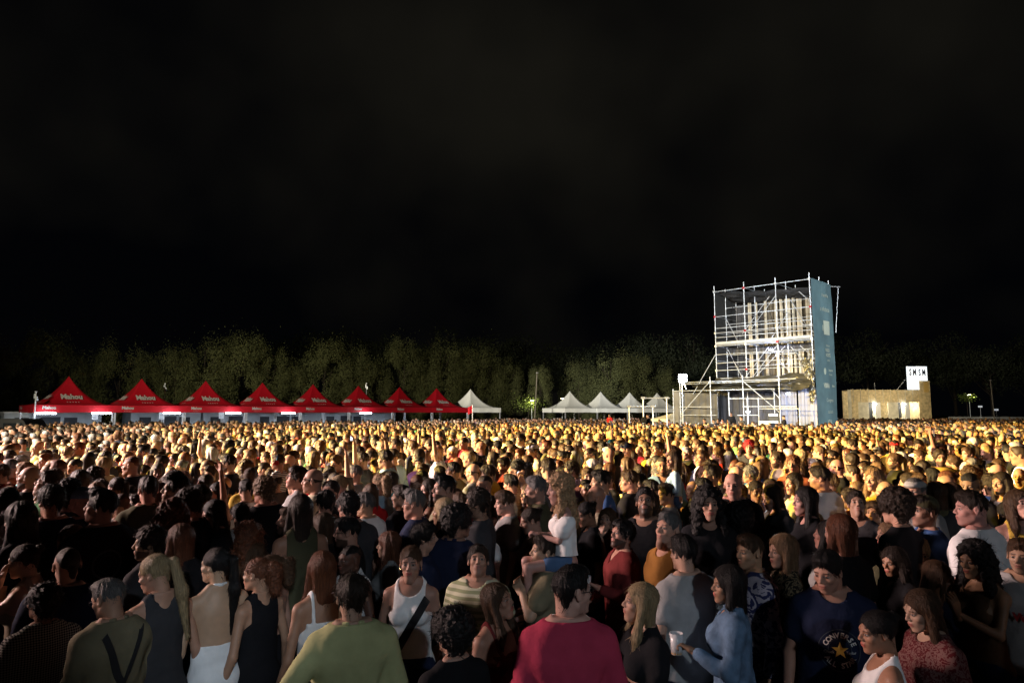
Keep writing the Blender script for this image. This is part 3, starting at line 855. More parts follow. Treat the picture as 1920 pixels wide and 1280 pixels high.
for px, Y, lab in [(178,53,'white price board hanging between the first two red tents'), (415,61,'white price board hanging below the third red tent'), (303,57,'lit white panel below the second red tent')]:
    p = at(px, 782, Y); t = empty('price_board', (p.x, p.y, 2.30), R_(30)); b = MB(); b.box((-.20,-.02,-.34), (.20,.02,.34)); b.build('board', M['sign_white'], t)
    b = MB()
    for q in range(5): b.box((-.14,-.024,.22-.12*q), (.13-.03*(q % 2),-.021,.25-.12*q))
    b.build('printed_rows', M['black'], t)
    for s in (-1, 1): MB().tube((s*.15,0,.34), (s*.15,0,.62), .008).build('cord', M['black'], t)
    tag(t, lab, 'board')
for px, Y, ztop, lab in [(65,47.4,3.9,'thin grey pole with bracket at the front corner of the first red tent'), (307,58,4.9,'thin pale pole rising behind the second red tent'), (686,74,5.6,'thin pale pole rising behind the sixth red tent')]:
    p = at(px, 773, Y); t = empty('pole', (p.x, p.y, 0)); MB().tube((0,0,0), (0,0,ztop), .035).build('shaft', M['steel'], t)
    b = MB(); b.box((-.10,-.05,ztop-.45), (-.03,.05,ztop-.1)); b.box((.03,-.05,ztop-.6), (.14,.05,ztop-.3)); b.box((-.06,-.06,ztop), (.06,.06,ztop+.06)); b.build('bracket', M['steel'], t)
    tag(t, lab, 'pole')
# flag
p = at(886, 773, 58); t = empty('flag', (p.x, p.y, 0)); MB().tube((0,0,0), (0,0,3.15), .03).build('pole', M['white_plastic'], t)
b = MB(); V = []; F = []
for i in range(7):
    for j in range(4): V.append((-.03-.06*i, .05*math.sin(i*1.3), 3.10-.2*j-.03*i))
for i in range(6):
    for j in range(3): F.append((i*4+j, i*4+j+1, i*4+j+5, i*4+j+4))
b.add(V, F).build('cloth', M['red_pvc'], t)
tag(t, 'small red flag on a thin white pole above the crowd by the white tent', 'flag')
# dark van at the left edge
p = at(20, 790, 40); t = empty('van', (p.x, p.y, 0), R_(4))
M['van'] = mat('black_van_paint', (.012,.012,.014), .35)
prof = [(-2.6,.35),(2.3,.35),(2.35,1.05),(1.75,1.3),(1.3,2.02),(1.15,2.14),(-2.5,2.14),(-2.62,1.9)]
b = MB(); V = [(x,-.95,z) for x, z in prof]+[(x,.95,z) for x, z in prof]; n = len(prof)
b.add(V, [tuple(range(n)), tuple(range(2*n-1, n-1, -1))]+[(i, i+n, (i+1) % n+n, (i+1) % n) for i in range(n)]); b.build('body', M['van'], t)
M['glass'] = mat('dark_glass', (.01,.012,.015), .08)
b = MB(); b.add([(.2,-.96,1.25),(1.55,-.96,1.25),(1.22,-.96,1.9),(.2,-.96,1.9)], [(0,1,2,3)]); b.build('window', M['glass'], t)
for x in (-1.7, 1.5):
    for y in (-.9, .9):
        V, Q = tube_np([(x,y-.1,.34),(x,y+.1,.34)], .34, 16); w = MB().add(V, Q).add([V[i] for i in range(16)], [tuple(range(16))]).add([V[16+i] for i in range(16)], [tuple(range(15,-1,-1))]); w.build('wheel', M['black'], t)
tag(t, 'dark van parked at the left edge behind the crowd', 'van')

# ---------------------------------------------------------------- scaffold tower
LT = at(1339, 545, 51.7); TB = Vector((LT.x, LT.y, 0)); UX = Vector((.7,-.714,0)).normalized(); WX = Vector((-UX.y, UX.x, 0))
tower = empty('scaffold_tower', TB, math.atan2(UX.y, UX.x))
ZT = LT.z
Rt = at(1518, 522, 46.6); UL = (Vector((Rt.x, Rt.y, 0))-TB).length; bay = UL/3; DP = 3.4
M['steel'] = M['steel']
TR = .032
def part_tubes(name, segs, m, r=TR):
    for a, b_ in segs: MB().tube(a, b_, r, 6).build(name, m, tower)
zs_led = [ZT-.1, 9.75, 8.85, 8.5, 8.15, 7.5, 6.85, 6.2, 5.65, 5.05]
for i in range(4):
    for j, w in enumerate((0, 1.7, DP)):
        b = MB(); x = i*bay
        b.tube((x,w,0), (x,w,ZT+.35-(.05*j)), TR)
        for z in [.5+1.0*q for q in range(12)]: b.tube((x,w,z-.02), (x,w,z+.02), .06, 8)
        b.build('upright', M['steel'], tower)
for w in (0, DP):
    for z in zs_led:
        MB().tube((0,w,z), (UL,w,z), TR*.9).build('ledger', M['steel'], tower)
for z in (9.3, 8.6, 7.95, 6.9, 6.0, 10.6): MB().tube((0,1.7,z), (UL,1.7,z), TR*.8).build('ledger', M['steel'], tower)
for i in range(4):
    for z in (ZT-.1, 9.75, 8.5, 7.5, 6.4, 5.05):
        MB().tube((i*bay,0,z), (i*bay,DP,z), TR*.8).build('transom', M['steel'], tower)
def diag(p, q): MB().tube(p, q, TR*.85).build('brace', M['steel'], tower)
diag((.55*bay,1.7,8.5), (1.5*bay,1.7,ZT-.6)); diag((.75*bay,1.65,8.5), (1.75*bay,1.65,ZT-.5)); diag((2.5*bay,.8,ZT-.6), (3*bay,.8,9.9)); diag((2.4*bay,1.65,9.0), (3*bay,1.65,7.7))
diag((.9*bay,1.7,5.1), (1.9*bay,1.7,7.3)); diag((.6*bay,1.6,5.1), (1.4*bay,1.6,7.3)); diag((1.0*bay,.9,5.1), (1.8*bay,.9,7.3)); diag((2.9*bay,1.0,5.1), (2.2*bay,1.0,7.2)); diag((.05,1.7,9.7), (.45*bay,1.7,7.6)); diag((.05,1.7,7.4), (.5*bay,1.7,5.1)); diag((2.0*bay,.06,6.2), (2.4*bay,.06,5.1)); diag((2.5*bay,.9,7.2), (3*bay,.9,6.0)); diag((1.2*bay,2.5,7.6), (1.9*bay,2.5,9.9)); diag((2.0*bay,2.4,10.8), (2.5*bay,2.4,8.6))
MB().tube((0,-.06,6.9), (-.95,-1.9,3.85), TR*.85).build('brace', M['steel'], tower)
MB().tube((UL+.35,DP+.9,ZT-.2), (UL+.1,DP+.7,ZT-3.5), TR*.8).build('brace', M['steel'], tower); MB().tube((UL-.1,DP+.1,ZT-.15), (UL+.45,DP+1.0,ZT-.15), TR).build('ledger', M['steel'], tower)
M['deck'] = mat('pale_plank', (.40,.42,.45), .6, nscale=2, namt=.15)
for k in range(4): b = MB(); b.box((.03,.08+k*.42,7.58), (UL-.03,.08+k*.42+.39,7.66)); b.build('deck_plank', M['deck'], tower)
b = MB(); b.box((.03,-.045,7.62), (UL,-.02,7.80)); b.build('toe_board', M['deck'], tower)
b = MB(); b.box((1.8*bay,.6,6.62), (2.45*bay,1.0,6.70)); b.build('deck_plank', M['deck'], tower)
for i in range(4):     # coupler heads, some with red tape
    for z in (ZT-.1, 9.75, 8.5, 7.5, 5.65):
        MB().box((i*bay-.07,-.08,z-.07), (i*bay+.07,.07,z+.07)).build('coupler', M['steel'] if (i+int(z)) % 3 else M['red_pvc'], tower)
for (a_, z0_, b__, z1_, sg) in ((.3,ZT-.5,1.4,8.6,.5), (1.6,ZT-.4,2.2,5.3,.35), (2.3,7.5,2.9,5.1,.3), (.2,7.5,1.0,5.2,.25)):   # loose cables
    MB().path([(a_*bay+(b__-a_)*bay*t, .35, z0_+(z1_-z0_)*t-sg*4*t*(1-t)) for t in np.linspace(0, 1, 10)], .022, 5).build('cable', M['black'], tower)
# drapes
M['drape'] = mat('pale_drape', (.52,.47,.37), .7, nscale=1.2, namt=.35, stretch=(3,3,.12))
M['brown_drape'] = mat('brown_drape', (.12,.10,.07), .75, nscale=1.5, namt=.9, stretch=(7,7,.05))
M['dark_drape'] = mat('black_drape', (.05,.05,.055), .8, nscale=2, namt=.5, stretch=(3,3,.2))
M['blue_drape'] = mat('grey_blue_drape', (.20,.22,.33), .5, nscale=2.2, namt=.3, stretch=(4,4,.15))
M['mesh'] = mat('grey_mesh', (.17,.16,.14), .8, nscale=1.2, namt=.35)
def drape(name, p0, p1, z0, z1, fold, amp, m, n=None, seed=0, sag=0):
    rg = np.random.default_rng(seed); L = math.dist(p0, p1); n = n or max(8, int(L/.045)); k = 7
    ph = np.cumsum(rg.uniform(.4, 1.6, n+1))*.045/fold*2*PI
    t = np.linspace(0, 1, n+1); d = np.array([p1[0]-p0[0], p1[1]-p0[1]])/L; nn = np.array([-d[1], d[0]])
    V = []; F = []
    for j in range(k):
        s = j/(k-1); z = z1+(z0-z1)*s
        o = amp*np.sin(ph+.5*s*np.sin(ph*.3))*(.55+.45*s) + .02*rg.normal(0, 1, n+1)*.3
        for i in range(n+1):
            q = np.array(p0[:2])+(np.array(p1[:2])-np.array(p0[:2]))*t[i]+nn*o[i]
            V.append((q[0], q[1], z - (sag*4*t[i]*(1-t[i]) if j == 0 else 0)))
    for j in range(k-1):
        for i in range(n): F.append((j*(n+1)+i, (j+1)*(n+1)+i, (j+1)*(n+1)+i+1, j*(n+1)+i+1))
    return MB().add(V, F).build(name, m, tower, smooth=True)
drape('drape', (.95*bay,DP-.15), (UL-.05,DP-.15), 5.0, ZT-.75, .24, .07, M['brown_drape'], seed=1)
drape('drape', (.05,DP-.1), (1.0*bay,DP-.1), 5.0, ZT-.8, .3, .05, M['dark_drape'], seed=3)
for k, (a, c, sd) in enumerate([(1.40,1.50,5), (1.60,1.66,6), (1.74,1.90,6), (1.98,2.06,11), (2.10,2.26,7), (2.40,2.50,8), (2.60,2.64,12), (.55,.63,9), (.78,.83,13), (1.1,1.14,14), (2.76,2.86,10)]):
    drape('drape', (a*bay,DP-.55-.1*(k % 2)), (c*bay,DP-.5), 5.05, ZT-.8, .3, .06, M['drape'], seed=sd)
drape('drape', (.1,1.9), (UL-.1,1.9), 7.0, 7.5, .5, .04, M['dark_drape'], seed=12, sag=.2)
# black tarpaulins
M['tarp'] = mat('black_tarpaulin', (.055,.05,.035), .28, spec=.8, nscale=2, namt=.5, bump=.6, bscale=5)
def tarp(name, pts, seed, amp, m, nu=44, nv=16):
    """crumpled sheet over four corners"""
    P = [Vector(p) for p in pts]; V = []; F = []
    for j in range(nv+1):
        for i in range(nu+1):
            u, v = i/nu, j/nv
            q = (P[0]*(1-u)+P[1]*u)*(1-v)+(P[3]*(1-u)+P[2]*u)*v
            a = float(vnoise(np.array(u*9+v*3), np.array(v*5.), np.array(seed*1.7), seed)); c = abs(float(vnoise(np.array(u*16-v*8), np.array(v*11.+u*6), np.array(seed*2.3), seed+1)))
            q = q + Vector((0, -amp*c*1.2, amp*(a-.8*c)))
            V.append(q)
    for j in range(nv):
        for i in range(nu): a = j*(nu+1)+i; F.append((a, a+1, a+nu+2, a+nu+1))
    return MB().add(V, F).build(name, m, tower, smooth=True)
tarp('tarpaulin', [(.05,.0,ZT-.15),(UL-.05,.0,ZT-.75),(UL-.05,DP-.1,ZT-.9),(.4,DP-.1,ZT-.7)], 2, .12, M['dark_drape'])
tarp('tarpaulin', [(.0,-.05,5.0),(UL+.05,-.10,5.15),(UL+.1,-1.2,4.1),(.1,-2.3,4.15)], 5, .22, M['tarp'])
tarp('tarpaulin', [(-1.2,-2.2,4.7),(2.6*bay,-2.3,4.35),(2.6*bay,-.4,4.0),(-1.2,0,4.1)], 8, .14, M['tarp'])
tarp('tarpaulin_roll', [(2.72*bay,-.25,6.3),(3.04*bay,-.30,6.25),(3.16*bay,-.55,3.5),(3.0*bay,-.5,3.0)], 11, .30, M['tarp'], 14, 34)
tarp('side_sheet', [(.0,.05,ZT-.2),(.0,DP,ZT-.2),(.0,DP,5.0),(.0,.05,5.0)], 14, .03, mat('black_mesh', (.035,.035,.035), .8))
# lower wing in front, towards the crowd
WY = -2.4; u0 = None
def pxof(u, w, z):
    p = TB+UX*u+WX*w; d = Vector((p.x, p.y, z-HC)); c, s = math.cos(TILT), math.sin(TILT)
    f = d.y*c+d.z*s; return 960+FPX*d.x/f, 640-FPX*(-d.y*s+d.z*c)/f
def u_at(px, w, z=4): # solve for the position along the front that shows at px
    lo, hi = -12, 14
    for _ in range(40):
        m_ = (lo+hi)/2
        if pxof(m_, w, z)[0] < px: lo = m_
        else: hi = m_
    return lo
wing = {px: u_at(px, WY) for px in (1275,1332,1393,1461,1493)}
def z_at(px, py, w):
    u = u_at(px, w); lo, hi = -2, 16
    for _ in range(40):
        m_ = (lo+hi)/2
        if pxof(u, w, m_)[1] > py: lo = m_
        else: hi = m_
    return lo
zt = z_at(1393, 713, WY); zm = z_at(1393, 730, WY); zl = z_at(1393, 762, WY)
for px in (1275,1332,1393,1461):
    b = MB(); b.tube((wing[px],WY,0), (wing[px],WY,zt+(.35 if px > 1300 else 0)), TR*1.1)
    for z in (zl, zm, zt): b.tube((wing[px],WY,z-.03), (wing[px],WY,z+.03), .065, 8)
    b.build('upright', M['steel'], tower)
MB().tube((wing[1275],WY,zt), (wing[1493],WY,zt), TR).build('ledger', M['steel'], tower)
MB().tube((wing[1275]+.1,WY+.05,zt-.12), (wing[1461],WY+.05,zt-.10), TR*.8).build('ledger', M['steel'], tower)
ul = u_at(1262, WY-.3)
MB().tube((ul,WY-.3,zm), (wing[1461]-.3,WY,zm), TR).build('ledger', M['steel'], tower)
MB().tube((ul,WY-.3,0), (ul,WY-.3,zm+.15), TR).build('upright', M['steel'], tower)
MB().tube((wing[1275],WY,zl), (wing[1332],WY,zl), TR).build('ledger', M['steel'], tower)
MB().tube((wing[1393],WY,zl), (wing[1493],WY,zl), TR).build('ledger', M['steel'], tower)
for a, za, c, zc in ((1275,z_at(1275,778,WY),1332,zt-.05), (1393,zt,1461,z_at(1455,772,WY))):
    MB().tube((wing[a],WY-.05,za), (wing[c]-.05,WY-.05,zc), TR).build('brace', M['steel'], tower)
diag((u_at(1311,WY+2.2),WY+2.2,z_at(1311,779,WY+2.2)), (u_at(1349,WY+2.2),WY+2.2,z_at(1349,732,WY+2.2))); diag((u_at(1440,-1.3),-1.3,z_at(1440,722,-1.3)), (u_at(1462,-1.3),-1.3,z_at(1462,748,-1.3)))
for px, w, py in ((1311,WY+2.2,750),(1342,WY+2.2,722),(1366,WY-.8,735),(1400,WY-.8,748),(1421,WY-1,745),(1451,WY+1.0,724),(1497,WY+.9,764)):
    u = u_at(px, w); MB().tube((u,w,0), (u,w,z_at(px,py,w)), TR*.95).build('upright', M['steel'], tower)
for (pa, pb, py, w) in ((1366,1451,747,WY-.8),(1421,1497,766,WY-.8),(1381,1421,778,WY-.9),(1261,1342,778,WY+.1)):
    MB().tube((u_at(pa,w),w,z_at(pa,py,w)), (u_at(pb,w),w,z_at(pb,py,w)), TR*.9).build('ledger', M['steel'], tower)
drape('side_sheet', (ul+.05,WY-.28), (wing[1275]-.03,WY+.02), .2, zm-.05, .5, .03, M['mesh'], seed=21)
M['mesh2'] = mat('dark_grey_mesh', (.10,.095,.085), .8, nscale=1.5, namt=.4)
drape('side_sheet', (wing[1275],WY+.35), (u_at(1345,WY+1.2),WY+1.2), .2, zm-.1, .45, .03, M['mesh2'], seed=22)
drape('curtain', (u_at(1345,.3),.3), (u_at(1462,.3),.3), .2, 4.2, .5, .05, M['dark_drape'], seed=23)
drape('curtain', (u_at(1463,-.35),-.35), (u_at(1493,-.35),-.35), .2, z_at(1478,726,-.35), .22, .04, M['blue_drape'], seed=24)
drape('curtain', (u_at(1496,-.30),-.30), (u_at(1531,-.30),-.30), .2, z_at(1510,727,-.3), .26, .05, M['blue_drape'], seed=25)
# teal banner on the side face
M['teal'] = mat('teal_banner', (.19,.32,.36), .75, nscale=.9, namt=.18)
M['teal_print'] = mat('pale_banner_print', (.78,.86,.72), .8)
BU = UL+.12
def banner_pt(s, z):      # s across 0..1 from the front corner
    return Vector((BU + .02*math.sin(z*1.1+s*3) + .03*math.sin(s*9+z*.7)*s + .06*(1-z/ZT), s*(DP+.15)-.02, z))
V = []; F = []; nu, nv = 18, 40
for j in range(nv+1):
    for i in range(nu+1):
        z = ZT-.05 - (ZT-.35)*j/nv - (.20*(i/nu))*(1-j/nv)*0; V.append(banner_pt(i/nu, z))
for j in range(nv):
    for i in range(nu): a = j*(nu+1)+i; F.append((a, a+nu+1, a+nu+2, a+1))
ban = MB().add(V, F).build('banner', M['teal'], tower, smooth=True)
b = MB()
def btext(body, size, s, z, bold=.02, sq=1.0):
    T, Fs = text_mesh(body, size, bold*size)
    MB().add([banner_pt(s+x*sq/(DP+.15), z+y)+Vector((.04,0,0)) for x, y, _ in T], [f for f in Fs]).build('banner_lettering', M['teal_print'], ban)
def brect(s0, s1, z0, z1):
    b.add([banner_pt(s0,z0)+Vector((.04,0,0)), banner_pt(s1,z0)+Vector((.04,0,0)), banner_pt(s1,z1)+Vector((.04,0,0)), banner_pt(s0,z1)+Vector((.04,0,0))], [(0,1,2,3)])
btext('I bendita', .36, .60, 10.75, 0, .8); btext('a infobaza', .46, .58, 9.75, 0, .8)
btext('viaxe ao', .24, .66, 7.2, .01, .8); btext('NOSO', .34, .62, 6.85, .03, .8); btext('NORTE', .34, .64, 6.5, .03, .8); btext('camiño', .24, .64, 6.15, .01, .8)
V5 = [(.42+.055*math.cos(a), 5.35+.24*math.sin(a)) for a in np.linspace(0, 2*PI, 13)[:-1]]
b.add([banner_pt(s, z)+Vector((.04,0,0)) for s, z in V5], [tuple(range(12))]); btext('Deputación', .24, .72, 5.45, .02, .75); btext('A Coruña', .22, .70, 5.15, .01, .75)
btext('VIBRA', .42, .48, 4.35, .06, .8); btext('Mahou', .24, .82, 4.35, .03, .7)
btext('Congreso', .36, .62, 3.35, .0, .8); btext('azulado', .34, .62, 2.55, .0, .8); btext('VITAL', .36, .56, 1.85, .02, .8); btext('Turia', .40, .60, .95, .0, .8)
b.build('banner_emblem', M['teal_print'], ban); b = MB(); brect(.50,.78, 7.95,8.95); brect(.44,.48,8.2,8.6) ; b.build('banner_block', M['teal_print'], ban)
tag(tower, 'tall scaffold tower with hanging drapes and a teal sponsor banner', 'scaffold tower')

# flood light on its mast
FL = at(1280, 709, 47.5); t = empty('flood_light', (FL.x, FL.y, 0))
MB().tube((-.05,0,0), (-.05,0,FL.z-.1), .035).build('mast', M['steel'], t)
M['flood'] = mat('lit_flood_glass', (1,1,1), .4, emit=(.80,.92,1.0), es=120)
b = MB(); b.box((-.31,-.02,-.29), (.31,.22,.31)); h = b.build('housing', M['black'], t, loc=(0,0,FL.z))
b = MB()
for x_ in (-.15,.15):
    for z_ in (-.13,.15): V, Q = tube_np([(x_,-.03,z_),(x_,-.10,z_)], .13, 14); b.add(V, Q).add([V[14+i] for i in range(14)], [tuple(range(14))])
b; h2 = b.build('lamp_glass', M['flood'], t, loc=(0,0,FL.z))
MB().tube((.05,0,FL.z-.35), (.22,-.1,FL.z-.75), .03).build('bracket', M['white_plastic'], t)
sp_ = None
tag(t, 'blazing white flood light on a mast left of the scaffold tower', 'flood light')
spot('flood_beam', (FL.x,FL.y-.25,FL.z), (FL.x-9,FL.y-22,0), 1800, (.82,.92,1.0), 150, .6, .15)

# goal-post frames, camera platform and small gazebo left of the tower
def frame(px0, px1, pyt, Y, lab):
    a, c = at(px0, pyt, Y), at(px1, pyt, Y); t = empty('goalpost_frame', (a.x, a.y, 0)); w = c.x-a.x
    for x in (0, w): MB().tube((x,0,0), (x,0,a.z), .05).build('post', M['steel'], t)
    b = MB(); b.tube((-.15,0,a.z), (w+.2,0,a.z), .045); b.box((-.12,-.06,a.z-.06), (.12,.06,a.z+.08)); b.box((w-.12,-.06,a.z-.06), (w+.12,.06,a.z+.08)); b.build('crossbar', M['steel'], t)
    tag(t, lab, 'frame')
frame(1206, 1250, 746, 44, 'taller steel goalpost frame beside the camera platform'); frame(1180, 1224, 762, 47, 'shorter steel goalpost frame left of the camera platform')
p = at(1245, 792, 55); t = empty('gazebo', (p.x+1.0, p.y, 0), R_(20))
za = at(1255, 774, 55).z; ze = at(1255, 785, 55).z
b = MB(); V = [(-1.6,-1.2,ze),(1.6,-1.2,ze),(1.6,1.2,ze),(-1.6,1.2,ze),(-.3,0,za),(.3,0,za)]; b.add(V, [(0,1,5,4),(1,2,5),(2,3,4,5),(3,0,4)]); b.build('canopy', M['white_pvc'], t)
b = MB()
for f in ((0,1),(1,2),(2,3),(3,0)):
    A, B_ = V[f[0]], V[f[1]]; b.add([A, B_, (B_[0],B_[1],ze-.22), (A[0],A[1],ze-.22)], [(0,3,2,1)])
b.build('valance', M['white_pvc'], t)
for x in (-1.55,1.55):
    for y in (-1.15,1.15): MB().tube((x,y,0), (x,y,ze), .03).build('leg', M['alu'], t)
tag(t, 'small white gazebo roof behind the goalpost frames', 'gazebo')
# camera platform
p = at(1213, 800, 43.5); t = empty('camera_platform', (p.x, p.y, 0)); b = MB(); b.box((-1.0,-.8,.52), (1.0,.8,.62)); b.build('deck', M['black'], t)
for x in (-.9,.9):
    for y in (-.7,.7): MB().tube((x,y,0), (x,y,.52), .04).build('leg', M['steel'], t)
tag(t, 'low black camera platform between the goalpost frames', 'platform'); CAMP = Vector((p.x, p.y, .62))
t = empty('tv_camera', CAMP+Vector((-.25,-.25,0)))
for a in (0, 2.1, 4.2): MB().tube((.4*math.cos(a),.4*math.sin(a),0), (0,0,1.2), .02).build('leg', M['black'], t)
b = MB(); b.box((-.12,-.25,1.22), (.12,.22,1.52)); b.tube((0,-.25,1.37), (0,-.6,1.37), .09, 10); b.box((-.05,.05,1.52), (.05,.2,1.6)); b.build('camera_body', M['black'], t)
tag(t, 'black television camera on a tripod on the camera platform', 'camera')
# racks and flight cases at the foot of the tower
def rack(px, py0, Y, w, h, lab, m):
    p = at(px, py0, Y); t = empty('equipment_rack', (p.x, p.y, 0), R_(-20)); z0 = 1.35
    b = MB(); b.box((-w/2,-.3,z0), (w/2,.3,z0+h)); b.build('case', m, t)
    for q in range(int(h/.22)):
        MB().box((-w/2+.06,-.315,z0+.04+q*.22), (w/2-.06,-.302,z0+.19+q*.22)).build('panel', M['cabin_dark'] if q % 2 else M['alu'], t)
    b = MB(); b.box((-w/2,-.3,0), (w/2,.3,.08)); 
    for sx in (-1,1):
        for sy in (-1,1): b.tube((sx*(w/2-.05),sy*.25,.08), (sx*(w/2-.05),sy*.25,z0-.005), .03)
    b.build('stand', M['steel'], t)
    tag(t, lab, 'rack')
rack(1434, 790, 43.0, .70, .62, 'pale equipment rack in front of the tower', M['white_plastic']); rack(1450, 785, 43.6, .66, 1.1, 'black equipment rack with knobs beside the black-clad technician', M['black']); rack(1410, 792, 42.6, .85, .35, 'low pale mixing desk case in front of the tower', M['deck'])

# ---------------------------------------------------------------- the SM building
M['osb'] = mat('chipboard', (.60,.49,.30), .85, nscale=3, namt=.3)
M['pale_board'] = mat('pale_board', (.60,.57,.48), .8, nscale=2, namt=.2)
M['lit_panel'] = mat('lit_sign_panel', (.9,.9,.9), .5, emit=(.86,.95,1.0), es=1.15)
M['ink'] = mat('dark_ink', (.03,.03,.08), .6)
YB = 88.0; pA = at(1591, 773, YB-1.5); pB = at(1727, 773, YB)
sm = empty('stand_building', (pA.x, pA.y, 0), math.atan2(pB.y-pA.y, pB.x-pA.x)); LB = math.dist(pA[:2], pB[:2])
def xb(px): return (px-1591)/(1727-1591)*LB
zr = at(1650, 731, YB).z; zd = at(1650, 754, YB).z
segs = [(1591,1597,'pale_board'),(1597,1609,'osb'),(1609,1629,'pale_board'),(1643,1665,'pale_board'),(1665,1684,'pale_board')]
b = MB()
b.box((xb(1597),-.06,zd), (xb(1722),.04,zr)); b.build('upper_cladding', M['osb'], sm)
for a, c, mm in segs:
    if (a, c) == (1643,1665): continue
    MB().box((xb(a)+.01,-.05 if mm == 'osb' else -.03,0), (xb(c),.05,zd-.003 if a > 1596 else zr)).build('wall_panel', M[mm], sm)
for x in range(1600, 1722, 14): MB().box((xb(x),-.10,zd), (xb(x)+.05,-.063,zr+.12)).build('batten', M['pale_board'], sm)
for a, c in ((1629,1643),(1684,1698)): MB().box((xb(a),.8,0), (xb(c),.85,zd)).build('doorway_back', M['cabin_dark'], sm)
for a, c in ((1643,1665),(1698,1722)):
    MB().box((xb(a)+.6,1.5,0), (xb(c),1.6,zd-.01)).build('interior_wall', M['pale_board'], sm); MB().box((xb(a)-.02,0,0), (xb(a)+.6,.06,zd-.01)).build('wall_panel', M['white_plastic'], sm)
MB().box((1.25,2.9,0), (xb(1727),3.0,zr-.01)).build('rear_wall', M['osb'], sm)
MB().box((1.25,.06,zr-.10), (xb(1727),2.88,zr-.02)).build('roof', M['osb'], sm)
zq = at(1735, 714, YB).z; zs = at(1717, 687, YB).z
MB().box((xb(1722)+.01,-.2,0), (xb(1745),1.6,zq)).build('tower_wall', M['osb'], sm)
b = MB(); b.box((xb(1733),-.24,zd+1.3), (xb(1742),-.203,zq-.15)); b.build('tower_window', mat('warm_board', (.6,.42,.15), .8), sm)
sign = empty('sign', (0,0,0)); sign.parent = sm; sign.name = 'lit_sign'
MB().box((xb(1697),-.7,at(1700,731,YB).z+.02), (xb(1719),-.62,zs-.05)).build('sign_panel', M['lit_panel'], sign)
MB().box((xb(1719)+.02,-.3,zq+.02), (xb(1740),-.22,zs)).build('sign_panel', M['lit_panel'], sign)
MB().box((xb(1700),-.60,zr+.3), (xb(1717),-.32,zs-.2)).build('sign_core', M['pale_board'], sign)
for xc, yy in ((1708,-.73),(1730,-.33)):
    T, Fs = text_mesh('S M', 1.15, .04); MB().add([(xb(xc)+p[0]*.58, yy, at(1709,699,YB).z+p[1]) for p in T], Fs).build('sign_lettering', M['ink'], sign)
MB().tube((xb(1683),0,zr), (xb(1697),-.3,zr+1.3), .04).build('brace', M['steel'], sm); MB().tube((xb(1652),1,zr), (xb(1652),1,zr+.95), .03).build('aerial', M['steel'], sm)
for px in (1638, 1693):
    MB().box((xb(px)-.2,-.25,zd-.28), (xb(px)+.2,-.11,zd-.15)).build('door_lamp', M['tube'], sm)
tag(sm, 'chipboard stand building with a lit white SM sign tower', 'building')
def local(o, p): 
    return Matrix.Translation(o.location) @ Matrix.Rotation(o.rotation_euler.z, 4, 'Z') @ Vector(p)
for px in (1650, 1706):
    q = local(sm, (xb(px),.7,zd-.4)); l = bpy.data.lights.new('door_glow', 'POINT'); l.energy = 260; l.color = (1,.90,.66); l.shadow_soft_size = .15; lo = bpy.data.objects.new('door_glow', l); S.collection.objects.link(lo); lo.location = q
q = local(sm, (xb(1660),-7,3.2)); q2 = local(sm, (xb(1670),0,3.5)); spot('stand_wash', q, q2, 1500, (1,.82,.5), 150, .5, .3)

# far right: white wall, pole, small lamps
a, c = at(1779, 781, 92), at(2010, 781, 92); t = empty('low_wall', (a.x, a.y, 0)); b = MB(); b.box((0,0,0), (c.x-a.x,.15,a.z)); b.build('wall_face', mat('dim_white_wall', (.5,.5,.48), .8, nscale=.8), t)
for q in range(9): MB().box((q*2.1,-.06,0), (q*2.1+.08,-.003,a.z+.05)).build('post', M['steel'], t)
tag(t, 'low white hoarding along the far right edge of the field', 'wall')
for (pa, ya, pb, yb, Y, lab) in ((1865,781,1857,711,88,'tall thin leaning pole at the far right'), (1001,780,1007,697,80,'thin leaning wooden mast between the two groups of white tents')):
    a, c = at(pa, ya, Y), at(pb, yb, Y); t = empty('mast', (a.x, a.y, 0)); MB().tube((0,0,0), (c.x-a.x, 0, c.z), .06).build('shaft', mat('grey_wood', (.22,.19,.15), .8), t)
    b = MB(); b.tube((c.x-a.x-.12,0,c.z-.1), (c.x-a.x+.12,0,c.z-.1), .04); b.build('crosspiece', M['steel'], t); tag(t, lab, 'mast')
M['lamp_dim'] = mat('lit_street_lamp', (1,1,1), .5, emit=(1,.92,.6), es=7)
for px, py, Y, e, lab in ((1817,741,100,70,'street lamp with lit leaves at the far right'), (997,752,92,150,'street lamp hidden among lit leaves left of the white tents'), (1054,748,90,40,'small white lamp on a post above the first far white tent')):
    p = at(px, py, Y); t = empty('street_lamp', (p.x, p.y, 0)); MB().tube((0,0,0), (0,0,p.z), .05).build('post', M['steel'], t); b = MB(); b.box((-.15,-.12,p.z), (.2,.12,p.z+.14)); b.build('lamp_head', M['lamp_dim'], t)
    tag(t, lab, 'street lamp'); l = bpy.data.lights.new('lamp_glow', 'POINT'); l.energy = e; l.color = (1,.9,.5); l.shadow_soft_size = .15; lo = bpy.data.objects.new('lamp_glow', l); S.collection.objects.link(lo); lo.location = (p.x, p.y-.5, p.z-.15)
for px, py, lab in ((1838,762,'small white lamp box at the far right, left of the leaning pole'), (1868,768,'small white lamp box at the far right, right of the leaning pole')):
    p = at(px, py, 90); t = empty('lamp_box', (p.x, p.y, 0)); MB().tube((0,0,0), (0,0,p.z), .03).build('post', M['steel'], t); MB().box((-.22,-.1,p.z-.1), (.22,.1,p.z+.12)).build('box', M['sign_white'], t); tag(t, lab, 'lamp box')

